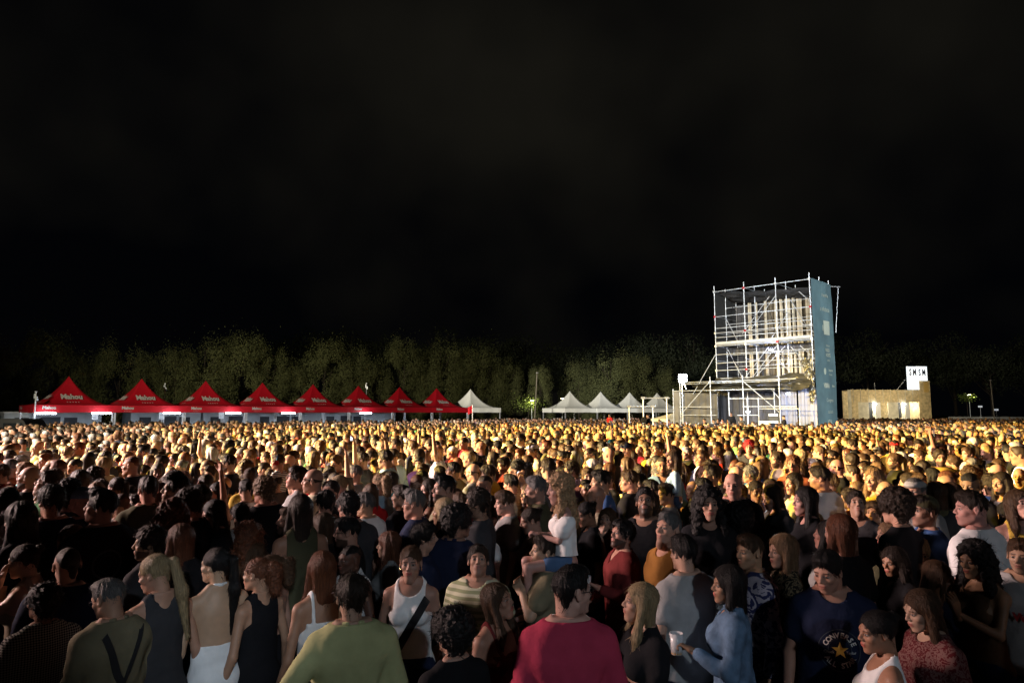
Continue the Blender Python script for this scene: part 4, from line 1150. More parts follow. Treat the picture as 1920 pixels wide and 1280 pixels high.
# ---------------------------------------------------------------- trees
M['leaf'] = mat('leaf', (.115,.125,.055), .9, spec=.05, nscale=.8, namt=.45)
M['leaf_dark'] = mat('dark_leaf', (.035,.045,.022), .7, nscale=.5, namt=.4)
M['bark'] = mat('bark', (.05,.04,.03), .9, nscale=3)
def crown_mesh(name, seed, kind, n, size):
    rg = np.random.default_rng(seed)
    cl = []
    if kind == 'poplar':
        for i in range(44):
            z = rg.uniform(.10, .90); r = .40*max(.05, 1-((z-.42)/.56)**2)**.5; a = rg.uniform(0, 2*PI); q = r*math.sqrt(rg.uniform(.2, 1))
            cl.append((q*math.cos(a), q*math.sin(a), z, rg.uniform(.08,.15), rg.uniform(.09,.15)))
    else:
        for i in range(44):
            a = rg.uniform(0, 2*PI); q = math.sqrt(rg.uniform(0, 1))*.52; z = .30+.60*math.sqrt(max(0, 1-(q/.56)**2))*rg.uniform(.4,1)
            cl.append((q*math.cos(a), q*math.sin(a), z, rg.uniform(.10,.17), rg.uniform(.07,.12)))
    cl = np.array(cl); w = cl[:, 3]**2*cl[:, 4]; idx = rg.choice(len(cl), n, p=w/w.sum())
    d = rg.normal(size=(n, 3)); d /= np.linalg.norm(d, axis=1)[:, None]; rr = rg.uniform(.55, 1.08, n)[:, None]**.7
    c = cl[idx, :3] + d*rr*np.c_[cl[idx, 3], cl[idx, 3], cl[idx, 4]]
    if kind == 'poplar': c[:, 2] += .03*rg.exponential(1, n)*(d[:, 2] > .3)
    ctr = c-np.array([0,0,.45]); ctr /= np.linalg.norm(ctr, axis=1)[:, None]+1e-9
    nr = d*.8+ctr*.5+rg.normal(0, .38, (n, 3)); nr /= np.linalg.norm(nr, axis=1)[:, None]; w_ = rg.normal(size=(n, 3)); w_[:, 2] += .8; v = np.cross(nr, w_); v /= np.linalg.norm(v, axis=1)[:, None]; u = np.cross(v, nr)
    s = size*rg.uniform(.6, 1.4, n)[:, None]
    V = np.concatenate([c-u*s, c+v*s*.45, c+u*s, c-v*s*.45]); i = np.arange(n)
    me = mesh_np(name, V, np.stack([i, i+n, i+2*n, i+3*n], 1), smooth=False); return me
def trunk_mesh(kind, seed):
    rg = random.Random(seed); b = MB()
    b.path([(0,0,0),(.01,0,.12),(0,.01,.3),(.01,0,.6),(0,0,.85)], [.022,.017,.014,.009,.003], 6)
    for i in range(7):
        a = rg.uniform(0, 2*PI); z = rg.uniform(.2,.6); l = rg.uniform(.15,.3); b.path([(0,0,z),(l*.5*math.cos(a),l*.5*math.sin(a),z+.1),(l*math.cos(a),l*math.sin(a),z+.24)], [.008,.005,.002], 6)
    me = bpy.data.meshes.new('trunk'); me.from_pydata(b.v, [], b.f); me.materials.append(M['bark']); return me
crowns = [crown_mesh('crown', s, 'poplar', 20000, .0095) for s in (1, 2, 3)]; pines = [crown_mesh('crown', s, 'pine', 7000, .013) for s in (7, 8)]
for me in crowns: me.materials.append(M['leaf'])
for me in pines: me.materials.append(M['leaf_dark'])
trunks = [trunk_mesh('t', 1), trunk_mesh('t', 2)]
def tree(loc, h, w, k, kind, lab, grp, rz):
    t = empty('poplar_tree' if kind == 'poplar' else 'pine_tree', loc, rz); t.scale = (w, w, h)
    link('trunk', trunks[k % 2], t); link('crown', (crowns if kind == 'poplar' else pines)[k % (3 if kind == 'poplar' else 2)], t)
    tag(t, lab, 'tree', grp)
rt = random.Random(4)
row = [(30,630,1),(95,626,1.1),(158,662,.8),(228,634,1),(283,664,.8),(332,650,.9),(386,630,1.1),(452,630,1.1),(508,650,.9),(562,672,.8),(612,642,1.1),(658,650,.9),(700,658,.9),(758,640,1.05),(800,655,.9),(826,632,1.1),(868,658,1),(905,652,1.05),(945,668,1)]
for k, (px, py, w) in enumerate(row):
    q = (px-960)/1280; a = (61*q+43)/(1-q); Y = 61+a; p = at(px, py, Y)
    near = 'at the far left' if px < 60 else 'behind the %s red tent' % nth[min(7, max(0, min(range(8), key=lambda i: abs(px-(130,265,388,493,588,675,752,820)[i]))))]
    tree((p.x, p.y, 0), p.z, p.z*.70*w, k, 'poplar', 'leafy green tree %s, tree %s in the row' % (near, 'one two three four five six seven eight nine ten eleven twelve thirteen fourteen fifteen sixteen seventeen eighteen nineteen'.split()[k]), 'trees in a row behind the red tents', rt.uniform(0, 6))
for k, (px, py, Y, w, lab) in enumerate([(1012,690,98,.8,'small leafy tree in the gap left of the far white tents'), (1085,676,108,1,'leafy tree behind the left end of the far white tents'), (1145,655,108,1.15,'tallest leafy tree behind the far white tents'), (1190,668,110,1,'leafy tree behind the right end of the far white tents'), (1245,690,112,.9,'leafy tree behind the flood light')]):
    p = at(px, py, Y); tree((p.x, p.y, 0), p.z, p.z*.74*w, k+1, 'poplar', lab, 'trees behind the white tents', rt.uniform(0, 6))
far = [(480,605,150),(590,590,160),(660,600,150),(740,600,160),(840,596,165),(900,600,150),(985,610,160),(1060,628,150),(1130,624,150),(1225,595,165),(1300,610,160),(1400,640,160),(1620,600,160),(1700,625,160),(1780,606,165),(1850,630,150),(1920,610,165),(1000,655,135)]
nm = 'one two three four five six seven eight nine ten eleven twelve thirteen fourteen fifteen sixteen seventeen eighteen'.split()
for k, (px, py, Y) in enumerate(far):
    p = at(px, py, Y); tree((p.x, p.y, 0), p.z, p.z*(.9 if Y > 140 else .7), k, 'pine', 'dark domed tree far behind, number %s from the left of the far grove' % nm[[f[0] for f in sorted(far)].index(px)], 'dark far trees against the sky', rt.uniform(0, 6))
# the leaves that catch the street lamps
def bush(px, py, Y, r, lab):
    rg = np.random.default_rng(int(px)); n = 500; p = at(px, py, Y); c = rg.normal(size=(n, 3))*(r,r*.6,r*.45); u = rg.normal(size=(n, 3)); u /= np.linalg.norm(u, axis=1)[:, None]; v = np.cross(u, rg.normal(size=(n, 3))); v /= np.linalg.norm(v, axis=1)[:, None]; s = .12
    c = c+(0,0,p.z); V = np.concatenate([c-u*s, c+v*s*.5, c+u*s, c-v*s*.5]); i = np.arange(n)
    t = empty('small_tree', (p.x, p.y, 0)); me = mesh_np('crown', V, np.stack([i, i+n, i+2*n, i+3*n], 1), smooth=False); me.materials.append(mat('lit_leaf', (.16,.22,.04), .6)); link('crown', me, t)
    MB().path([(0,0,0),(.05,0,p.z*.6),(0,0,p.z)], [.08,.06,.02]).build('trunk', M['bark'], t); tag(t, lab, 'tree')
bush(990, 757, 91.5, .95, 'small tree lit yellow by a street lamp beside the white tents'); bush(1812, 745, 99.5, .6, 'small lamplit tree at the far right')

l = bpy.data.lights.new('flood_glow', 'POINT'); l.energy = 1500; l.color = (.72,.86,1.0); l.shadow_soft_size = .1; lo = bpy.data.objects.new('flood_glow', l); S.collection.objects.link(lo); lo.location = (FL.x, FL.y-.25, FL.z)
# cool work lamps inside the tower
for (u, w, z, e) in ((2.6*bay,-1.9,3.6,8), (1.6*bay,1.0,6.9,60), (1.2*bay,-1.0,2.4,40)):
    q = local(tower, (u, w, z)); l = bpy.data.lights.new('tower_lamp', 'POINT'); l.energy = e*2; l.color = (.62,.68,1.0); l.shadow_soft_size = .1; lo = bpy.data.objects.new('tower_lamp', l); S.collection.objects.link(lo); lo.location = q
    MB().box((u-.12,w-.05,z+.1), (u+.12,w+.05,z+.2)).build('lamp', M['tube'], tower)
# ---------------------------------------------------------------- people
HCOL = dict(k=(.006,.005,.005), d=(.018,.011,.007), b=(.05,.026,.013), a=(.085,.028,.012), l=(.15,.09,.048), y=(.24,.175,.095), g=(.10,.097,.095), r=(.30,.01,.02), w=(.35,.34,.33), h=(.27,.17,.09))
SKIN = [(.40,.225,.155), (.36,.20,.14), (.43,.25,.185), (.31,.165,.105), (.38,.215,.15), (.23,.12,.075), (.11,.055,.035)]
COL = dict(black=(.010,.010,.012), navy=(.012,.018,.045), white=(.80,.81,.82), grey=(.20,.20,.20), olive=(.075,.072,.04), khaki=(.17,.15,.095), pink=(.36,.036,.075), maroon=(.13,.02,.02), ochre=(.30,.14,.035),
           cream=(.58,.52,.38), blue=(.05,.11,.28), denim=(.10,.17,.27), green=(.06,.20,.08), teal=(.06,.25,.27), charcoal=(.045,.045,.05), red=(.42,.02,.02), lightgrey=(.36,.36,.36), lime=(.43,.44,.22), brown=(.10,.055,.03), rust=(.25,.07,.03), mustard=(.42,.28,.05), lilac=(.36,.30,.46), beige=(.26,.21,.15), skyblue=(.30,.45,.56), purple=(.12,.05,.18))
CURLY = ('curly','afro','longcurl','midcurl','curlytail')
rp = random.Random(11)
def spotf(px, py, s):
    """depth and eye height of a head seen at (px, py), s photo pixels tall"""
    Y = .235*FPX/s; z = at(px, py, Y).z
    lim = min(1.80, max(1.42, z))
    if lim != z:
        d = ray(px, py); Y = (lim-HC)/(d.z/d.y); z = lim
    return at(px, py, Y)
people = []
def person(x, y, z, kind, body, head=None, hair='short', hc='d', top='tee', tc='black', arms=('down','down'), pitch=0.0, roll=0.0, skin=None, label='', group='people standing in the crowd', extra=(), pattern=None, legs='stand', bs=None, hs=.94, base=None, trousers='navy', short=None):
    """one person: the body is a single mesh, hair and clothes are its children"""
    sex = kind[0]; head = body if head is None else head
    yaw = R_(((head-body+180) % 360)-180); yaw = max(-1.35, min(1.35, yaw))
    yaw = round(yaw/.3)*.3; pitch = round(pitch/.12)*.12
    k = (z/1.64) if bs is None else 1.0
    me = body_mesh(kind, arms, yaw, pitch, roll, legs, bs or 1.0, hs)
    if not me.materials: me.materials.append(M['skin'])
    o = link('person', me, None, (x, y, 0 if base is None else base), R_(body-90)); w = .955*(k*.5+.5 if k < 1 else k); o.scale = (w, w, k)
    sk = skin or rp.choice(SKIN[:5]); o.color = (*[c*rp.uniform(.93,1.07) for c in sk], 1)
    if legs == 'stand':
        b = link('trousers', bottom_mesh(sex), o); b.data.materials or b.data.materials.append(M['cloth']); b.color = (*COL[trousers], 1)
    else:
        b = link('shorts', bottom_mesh(sex, 'sit', bs, True), o); b.data.materials or b.data.materials.append(M['cloth']); b.color = (.07,.13,.25,1)
    if y < 7 and legs == 'stand':
        for sx in (-1, 1): q = link('shoe', shoe_mesh(sx), o); q.color = (.02,.02,.02,1)
    hz = 1.64*(bs or 1) + (hs-(bs or 1))*.13
    HM = head_matrix(yaw, pitch, roll, hs, z=hz)
    tm = top_mesh(sex, top, arms, bs or 1.0, rp.randrange(3), legs)
    if pattern:
        tm = tm.copy(); tm.materials.clear(); tm.materials.append(M[pattern])
    elif not tm.materials: tm.materials.append(M['cloth'])
    nm = {'tee':'t_shirt','long':'long_sleeved_shirt','polo':'polo_shirt','tank':'tank_top','strap':'strap_top','halter':'halter_dress'}.get(top, top)
    t = link(nm, tm, o); c = COL[tc]; v = rp.uniform(.9, 1.1); t.color = (*[min(.85, q*v) for q in c], 1)
    if hair:
        hm = hair_mesh(hair, rp.randrange(2)); hm.materials or hm.materials.append(M['curl'] if hair in CURLY else M['hair'])
        h = link('hair', hm, o); h.matrix_local = HM; v = rp.uniform(.8, 1.25); h.color = (*[q*v for q in HCOL[hc]], 1)
    for e in extra:
        if e == 'glasses': q = link('glasses', glasses_mesh(), o, mats=M['black']); q.matrix_local = HM
        elif e[:3] == 'hat':
            q = link(e.split(':')[1], hat_mesh(e.split(':')[1]), o, mats=M['cloth']); q.matrix_local = HM; q.color = (*COL[e.split(':')[2]], 1)
        elif e == 'earrings':
            b = MB()
            for s in (-1, 1):
                a = np.arange(10)*2*PI/10; V, Q = tube_np(np.c_[s*(.084+.0*a), -.008+.014*np.sin(a), -.045+.014*np.cos(a)], .0015, 4, True); b.add(V, Q)
            q = b.build('earrings', M['gold'], o); q.matrix_local = HM
        elif e == 'headphones':
            b = MB(); a = np.linspace(-.1, PI+.1, 14); V, Q = tube_np(np.c_[.092*np.cos(a), -.01+0*a, .01+.118*np.sin(a)], .009, 6); b.add(V, Q)
            q = b.build('headphones', mat('blue_plastic', (.03,.22,.55), .4), o); q.matrix_local = HM
            b = MB()
            for s in (-1, 1): V, Q = tube_np([(s*.078,-.01,-.005),(s*.112,-.01,-.005)], .036, 12); b.add(V, Q).add([V[i] for i in range(12)], [tuple(range(12))]).add([V[12+i] for i in range(12)], [tuple(range(12))])
            r = b.build('ear_cushions', mat('red_plastic', (.5,.02,.03), .4), q)
        elif e == 'neck_strap':
            b = MB()
            for sx in (-1, 1): b.path([(sx*.085,.105,1.38),(sx*.072,.075,1.45),(sx*.058,.02,1.505),(sx*.035,-.055,1.525),(0,-.075,1.525)], .011, 6)
            b.build('neck_strap', M['white_plastic'], o)
        elif e == 'cross':   # bag strap over one shoulder, front and back
            bs_strap(o, tm, [(-.13,1.40),(-.02,1.22),(.12,.98)], .028)
        elif e == 'straps':
            bs_strap(o, tm, [(-.115,1.452),(-.03,1.20),(.08,.98)], .02); bs_strap(o, tm, [(.115,1.452),(.03,1.20),(-.08,.98)], .02)
    if label: tag(o, label, 'person', group)
    people.append(dict(x=x, y=y, z=z, o=o, short=short, px=960+FPX*x/y*.995))
    return o
def shoe_mesh(s):
    if s not in _hm:
        V, Q = solid([('c', (s*.105,-.03,.06), (s*.105,-.02,.10), .050,.046, .02), ('c', (s*.105,-.02,.045), (s*.105,.15,.035), .046,.040, .03)], (s*.105-.08,-.12,0), (s*.105+.08,.23,.16), .012, mods=[lambda F, X, Y, Z: np.maximum(np.maximum(F, .004-Z), Z-.125)])
        _hm[s] = mesh_np('shoe', V, Q); _hm[s].materials.append(M['cloth'])
    return _hm[s]
def bs_strap(o, tm, pts, w):
    bvh = BVHTree.FromPolygons([v.co[:] for v in tm.vertices], [tuple(p.vertices) for p in tm.polygons])
    for side in (1, -1):
        V = []; F = []; L = []
        for i in range(19):
            t = i/18*(len(pts)-1); a = min(int(t), len(pts)-2); f = t-a
            L.append((pts[a][0]*(1-f)+pts[a+1][0]*f, pts[a][1]*(1-f)+pts[a+1][1]*f))
        for i, (x, z) in enumerate(L):
            for q in (-1, 1):
                hit = bvh.ray_cast(Vector((x+q*w*.8, side*1.0, z+q*w*.6)), Vector((0,-side,0)))[0]
                y = hit.y if hit else side*.1
                V += [(x+q*w*.8, y+side*.010, z+q*w*.6), (x+q*w*.8, y-side*.004, z+q*w*.6)]
        for i in range(18):
            a = i*4
            F += [(a,a+2,a+6,a+4), (a+1,a+5,a+7,a+3), (a,a+4,a+5,a+1), (a+2,a+3,a+7,a+6)]
        MB().add(V, F).build('strap', M['strap'], o)
def held(o, kind, side, arms, lab, sc=1.0):
    """something in a hand: its own thing, set where the hand is"""
    pose = arms[0] if side < 0 else arms[1]; j = ARMS[pose]; w = Vector((side*j[1][0], j[1][1], j[1][2]))
    Mx = Matrix.Translation(o.location) @ o.rotation_euler.to_matrix().to_4x4() @ Matrix.Diagonal((*o.scale, 1))
    if kind == 'cup':
        p = Mx @ (w+Vector((-side*.02,.10,.02))); t = empty('cup', p)
        V, Q = [], []; prof = [(.030,-.05),(.040,.07),(.037,.07),(.028,-.045)]; n = 14
        b = MB()
        for k, (r, z) in enumerate(prof):
            for i in range(n): V.append((r*math.cos(i*2*PI/n), r*math.sin(i*2*PI/n), z))
        for k in range(3):
            for i in range(n): Q.append((k*n+i, k*n+(i+1) % n, (k+1)*n+(i+1) % n, (k+1)*n+i))
        b.add(V, Q+[tuple(range(n))[::-1]]); b.build('cup_wall', M['cup'], t, smooth=True)
        b = MB(); V, Q = tube_np([(0,0,-.045),(0,0,.045)], .031, 12); b.add(V, Q).add([V[12+i] for i in range(12)], [tuple(range(12))]); b.build('beer', M['beer'], t)
        tag(t, lab, 'cup')
    elif kind == 'phone':
        p = Mx @ (w+Vector((-side*.045,.06,.09))); t = empty('phone', p, o.rotation_euler.z)
        b = MB(); b.box((-.075,-.004,-.038), (.075,.004,.038)); b.build('case', M['black'], t)
        b = MB(); b.box((-.07,-.0062,-.034), (.07,-.0045,.034)); b.build('screen', M['screen'], t)
        tag(t, lab, 'phone')
    elif kind == 'card':
        p = Mx @ (w+Vector((0,.05,.10))); t = MB().box((-.05,-.002,-.08), (.05,.002,.08)).build('card', M['white_plastic'], None, loc=p, rz=o.rotation_euler.z+1.2); tag(t, lab, 'card')
D = ('down','down')
# photo x, y and size of the head; kind; where body and head face (180 = to the left, 90 = away, 270 = to the camera); hair; top
SP = [
 (44,971,58,'f0',180,185,'wavy','k','tee','black',D,-.1,{},'person in a black top in profile facing left, by the left edge','the person in black at the left edge'),
 (12,945,60,'f1',120,120,'long','k','long','charcoal',D,0,{},'person in a charcoal top cut by the left edge, seen from behind',None),
 (98,939,54,'m0',150,150,'mop','k','tee','navy',D,0,{},'person in a navy t-shirt behind the person in profile at the left edge',None),
 (130,926,50,'m1',110,110,'curly','k','tee','charcoal',D,0,{},'person in charcoal just left of the blue patterned cap',None),
 (86,908,44,'m1',215,205,'short','b','polo','green',D,.35,{},'person in a green polo shirt looking down, at the left','the person in the green polo'),
 (153,940,50,'m1',160,175,'bald','d','tee','navy',('cup','down'),0,dict(extra=('hat:cap:denim',)),'person in a blue patterned cap facing left with a white card','the person in the blue cap'),
 (193,949,57,'m2',140,200,'quiff','k','tee','black',D,.15,dict(print='ring'),'person in a black t-shirt with a round back print, looking down left','the person with the round back print'),
 (280,918,46,'m1',120,135,'short','d','shirt','olive',D,0,{},'person in a grey-green shirt seen from behind, head turned left','the person in the grey-green shirt'),
 (323,966,56,'f0',120,120,'longcurl','a','tee','black',D,0,{},'person in black with head low, right of the grey-green shirt',None),
 (285,1016,61,'m0b',170,200,'curly','d','tee','charcoal',D,0,{},'person in charcoal in left profile, chin lowered, left foreground','the person in charcoal with lowered chin'),
 (362,942,52,'m0b',190,190,'curly','d','shirt','black',D,-.25,{},'person in a black shirt lifting the face to the left','the person in black with lifted face'),
 (410,959,50,'f0',215,215,'long','k','tee','black',D,-.3,{},'smiling person in black leaning back, face up to the left','the smiling person leaning back'),
 (411,924,42,'f1',230,235,'long','k','tank','black',('raise','down'),0,{},'person with one arm lifted beside the head, behind the smiling one',None),
 (451,965,48,'f2',120,125,'curlytail','k','tank','white',D,0,{},'person in a white sleeveless top seen from behind, left of centre','the person in the white sleeveless top'),
 (466,1007,56,'f0',130,140,'longcurl','a','tee','brown',D,0,{},'person in brown just below the white sleeveless top',None),
 (470,1040,52,'f1',200,205,'wavy','b','long','black',D,.1,{},'person in a black long-sleeved top right of the white halter dress',None),
 (341,1012,62,'f0',140,150,'long','a','tee','black',D,0,{},'person in black behind the white halter dress',None),
 (53,1048,64,'f2',190,195,'bun','d','tank','beige',('face','down'),-.1,{},'person in a beige top raising a hand to the mouth, lower left','the person in the beige top'),
 (128,1058,68,'m1',115,125,'buzz','d','tee','navy',D,0,{},'person in a dark navy t-shirt seen from behind, lower left','the dark navy t-shirt'),
 (134,1010,56,'f0',160,180,'long','b','tee','black',D,.1,{},'person in black behind the dark navy t-shirt, lower left',None),
 (83,1128,72,'f0',140,150,'curly','k','shirt','grey',D,.1,dict(pattern='checked'),'person in a black and white checked shirt, bottom left','the person in the checked shirt'),
 (214,1118,76,'m1',150,165,'short','g','shirt','khaki',D,-.2,dict(extra=('glasses','straps')),'person in a khaki shirt with crossed black back straps and glasses','the person with crossed straps'),
 (303,1070,72,'f0',140,180,'ponytail','y','tank','charcoal',D,-.25,{},'person in a dark grey sleeveless dress facing up left','the person in the dark grey dress'),
 (410,1058,68,'f2',130,170,'ponytail','k','halter','white',D,0,dict(extra=('earrings','neck_strap')),'person in a white halter dress with bare back and hoop earrings','the person in the white halter dress'),
 (487,1075,66,'f1',150,160,'curlytail','a','tank','black',D,0,{},'person in a black sleeveless top between the white dress and the pale green shirt',None),
 (498,918,46,'m0',140,150,'curly','l','tee','black',D,0,{},'person in a black t-shirt left of the grey hooded top',None),
 (555,895,38,'f1',200,205,'mop','d','long','grey',D,.25,dict(extra=('glasses',)),'person in a grey top and glasses bending forward below the striped child','the person in grey bending forward'),
 (590,900,44,'m2',185,190,'bald','d','polo','cream',D,0,{},'person in a cream polo shirt facing left, left of centre','the person in the cream polo'),
 (622,920,42,'m1',150,165,'buzz','d','tee','black',D,0,{},'person in a black t-shirt just right of the cream polo',None),
 (612,943,46,'m0',130,130,'mop','k','tee','black',D,0,{},'person in a black t-shirt below the cream polo',None),
 (565,956,56,'f0',120,135,'long','d','tank','olive',('bent','down'),0,{},'person in an olive strap top seen from behind','the person in the olive top'),
 (655,948,50,'m1',120,130,'curly','k','tee','charcoal',D,0,{},'person in a charcoal t-shirt seen from behind, above the bearded one in glasses',None),
 (688,945,44,'m1',150,165,'short','g','tee','white',D,0,{},'person in a white t-shirt seen from behind, left of the plastic beer cup',None),
 (780,943,48,'m1g',175,182,'quiff','g','shirt','navy',D,0,dict(extra=('glasses',)),'person in a navy shirt and thin glasses facing left, centre','the person in navy with glasses'),
 (756,930,42,'m0',150,165,'short','d','tee','black',('bent','cup'),0,dict(hold=('cup',1,'plastic beer cup held up near the middle of the crowd')),'person in black holding a beer cup, left of the navy shirt',None),
 (833,916,46,'m1b',190,200,'quiff','k','tee','khaki',D,.1,{},'person in a khaki t-shirt facing left, looking slightly down','the person in the khaki t-shirt'),
 (836,958,50,'f0',150,160,'long','y','tee','black',D,0,{},'person in black seen from behind, right of the navy shirt',None),
 (898,942,50,'m2',175,180,'curly','d','tee','charcoal',D,-.05,{},'person in a charcoal t-shirt in clear left profile, centre','the person in charcoal in left profile'),
 (854,978,56,'m2',60,20,'afro','k','jacket','navy',D,0,dict(skin=(.28,.15,.10)),'person in a navy jacket facing right, near centre','the person in the navy jacket'),
 (907,990,48,'m2',330,315,'mop','k','tee','white',D,.15,dict(short_=1),'child in a white t-shirt looking to the right','the child in the white t-shirt'),
 (795,1008,56,'m2',20,5,'mop','k','shirt','navy',D,.1,{},'person in a navy shirt facing right, behind the white tank top','the person in navy facing right'),
 (732,1020,52,'f2',180,185,'wavy','a','tee','grey',D,-.05,dict(extra=('earrings',)),'person in a grey t-shirt with gold earring in left profile','the person in grey with the gold earring'),
 (655,996,55,'m1b',190,195,'short','k','tee','black',D,-.05,dict(extra=('glasses',)),'person in a black t-shirt and black-rimmed glasses facing left','the person in black-rimmed glasses'),
 (607,987,54,'f0',185,190,'long','b','tee','black',D,0,{},'person in black left of the black-rimmed glasses',None),
 (658,1046,54,'m1',230,230,'buzz','k','tank','white',D,0,dict(skin=SKIN[6]),'person in a white tank top in shadow, above the pale green shirt',None),
 (605,1066,70,'f0',130,135,'long','a','strap','white',D,0,{},'person in a white strap top seen from behind','the person in the white strap top'),
 (510,1066,60,'f1',170,185,'curlytail','b','halter','black',D,0,{},'person in a black strapless top facing left','the person in the black strapless top'),
 (661,1118,82,'m1',110,105,'mop','d','shirt','lime',('hip','down'),0,{},'person in a pale green shirt seen from behind, hand on hip','the person in the pale green shirt'),
 (771,1052,64,'f1g',270,262,'bun','b','tank','white',D,0,dict(extra=('cross','earrings')),'person in a white tank top with black cross-body strap facing the camera','the person in the white tank top'),
 (896,1052,62,'m0',255,265,'short','d','tee','lime',D,.35,dict(pattern='finestripe'),'person in a pale striped t-shirt looking down','the person in the striped t-shirt'),
 (934,1126,66,'f0',320,330,'long','b','strap','maroon',D,.2,{},'person in a maroon strap top right of the striped t-shirt',None),
 (850,1186,86,'f0',130,130,'afro','k','tee','black',D,0,{},'person in black with back turned, bottom centre left of the pink shirt','the person in black left of the pink shirt'),
 (952,940,44,'m2',185,190,'short','b','tee','grey',D,-.1,{},'person in a grey t-shirt facing left, left of the girl in white',None),
 (1008,916,44,'m1g',180,182,'short','g','jacket','olive',D,0,{},'person in an olive jacket facing left beside the child in the white blouse','the person in the olive jacket'),
 (1002,972,48,'f1',190,195,'bun','d','tee','brown',D,-.2,{},'person in brown facing left, between the child in white and the white t-shirt',None),
 (1014,950,42,'f2',170,170,'bob','g','long','grey',D,.1,{},'person in a grey top just left of the child in the white blouse',None),
 (1022,1032,62,'m0g',175,185,'short','d','tee','khaki',('carry','carry'),.1,dict(skin=SKIN[2]),'person in khaki carrying the child in the white blouse','the person carrying the child in white'),
 (1117,932,44,'m1g',180,188,'bald','g','tee','cream',D,.1,{},'person in a cream t-shirt facing left, right of the child in white','the person in the cream t-shirt'),
 (1129,902,40,'m0',180,185,'short','k','shirt','blue',D,0,{},'person in a blue shirt behind the cream t-shirt',None),
 (1105,960,46,'f1',185,195,'bun','k','tee','black',D,-.2,dict(skin=SKIN[5]),'person in black looking up left, just right of the child in white',None),
 (1138,975,46,'f2',225,235,'wavy','b','tee','brown',('face','down'),.2,dict(extra=()),'person in brown covering the face with one hand','the person covering the face'),
 (1165,1001,54,'m0b',190,200,'mop','k','shirt','maroon',('cup','bent'),.2,dict(hold=('cup',-1,'plastic cup held by the person in the maroon shirt')),'person in a maroon shirt looking down left with a cup','the person in the maroon shirt'),
 (1209,942,50,'m0b',240,265,'short','k','tee','black',D,.35,dict(extra=('glasses',)),'person in a black t-shirt and glasses looking down','the person in glasses looking down'),
 (1251,992,60,'m1g',200,212,'short','g','tee','ochre',('cup','down'),.3,{},'person in an ochre t-shirt looking down left','the person in the ochre t-shirt'),
 (1328,942,54,'f0',265,258,'longcurl','k','long','black',D,0,dict(extra=('earrings',)),'person in a black top with earrings facing the camera, right of centre','the person in black facing the camera'),
 (1376,908,48,'m1g',262,250,'bald','d','jacket','black',D,0,{},'person in a black jacket facing the camera','the person in the black jacket'),
 (1376,946,40,'f1',120,120,'bob','y','tee','grey',D,0,{},'person in grey below the black jacket',None),
 (1387,974,54,'f0',110,110,'afro','k','tee','black',D,0,{},'person in black with back turned, below the black jacket',None),
 (1284,1036,66,'m0',115,120,'short','k','tee','lightgrey',D,0,{},'person in a light grey t-shirt seen from behind','the person in the light grey t-shirt'),
 (1408,1032,64,'m1',185,205,'short','b','shirt','navy',D,0,dict(pattern='floral'),'smiling person in a dark floral shirt facing left','the person in the floral shirt'),
 (1370,1094,72,'f2',165,185,'bob','k','shirt','denim',('cup','down'),0,dict(denim=1, hold=('cup',-1,'dark drink cup held by the person in the denim shirt')),'person in a blue denim shirt facing left','the person in the denim shirt'),
 (1063,1106,88,'m1g',95,20,'short','k','long','pink',D,.05,dict(extra=('glasses',)),'person in a pink shirt seen from behind, head turned right','the person in the pink shirt'),
 (1203,1128,78,'f0',200,190,'long','y','tee','black',('chest','down'),.1,{},'person in black with hand on the chest, facing left','the person with hand on the chest'),
 (1559,1064,74,'m0',255,215,'short','k','tee','navy',D,-.3,dict(print='star'),'person in a navy t-shirt with a round star print looking up left','the person in the star print t-shirt'),
 (1653,1180,82,'f2',165,185,'bun','k','tank','white',D,-.15,{},'person in a white sleeveless top facing left, bottom right','the person in white at the bottom right'),
 (1740,1138,80,'f1',185,190,'long','b','tee','maroon',D,-.25,dict(pattern='flowered'),'person in a red flowered top gazing up left, bottom right','the person in the red flowered top'),
 (1826,952,60,'m1',115,160,'short','d','tee','white',D,0,{},'person in a white t-shirt seen from behind, far right','the person in the white t-shirt at right'),
 (1832,1046,66,'f0',200,195,'longcurl','k','tank','brown',('clap','clap'),-.1,{},'person in a brown top clapping, facing left','the clapping person'),
 (1580,998,66,'f0',120,120,'long','a','tee','black',D,0,{},'person in black seen from behind, above the star print t-shirt',None),
 (1606,946,48,'m2',235,250,'short','d','tee','charcoal',D,.35,{},'person in a charcoal t-shirt looking down, right of centre','the person in charcoal looking down'),
 (1638,961,44,'m2',210,220,'mop','b','shirt','maroon',D,.1,dict(pattern='plaid'),'person in a red plaid shirt','the person in the plaid shirt'),
 (1683,950,56,'f0',120,120,'afro','d','tee','black',D,0,{},'person in black between the plaid shirt and the dark green hat',None),
 (1716,922,46,'m1g',200,210,'short','g','shirt','grey',D,.1,dict(extra=('hat:flatcap:lightgrey',)),'person in a light grey flat cap','the person in the flat cap'),
 (1734,958,54,'m1',170,180,'short','d','shirt','blue',D,.1,dict(extra=('hat:beanie:olive',)),'person in a dark green hat and blue shirt, below the flat cap','the person in the green hat'),
 (1541,896,50,'m1',120,150,'short','d','tee','white',D,0,{},'person in a white t-shirt seen from behind, right of centre','the white t-shirt right of centre'),
 (1514,938,50,'f0',180,182,'long','k','tee','black',D,0,{},'person in black in left profile, just left of the white t-shirt',None),
 (1455,928,44,'f1',190,190,'long','d','tee','charcoal',D,-.3,{},'person in charcoal tipping the head back',None),
 (1470,1032,62,'f1',175,185,'bob','l','jacket','olive',D,0,dict(pattern='spotted'),'person in a spotted brown jacket facing left','the person in the spotted jacket'),
 (1728,1034,48,'f0',200,230,'bob','y','tee','white',D,-.1,{},'person in a white top below the dark green hat',None),
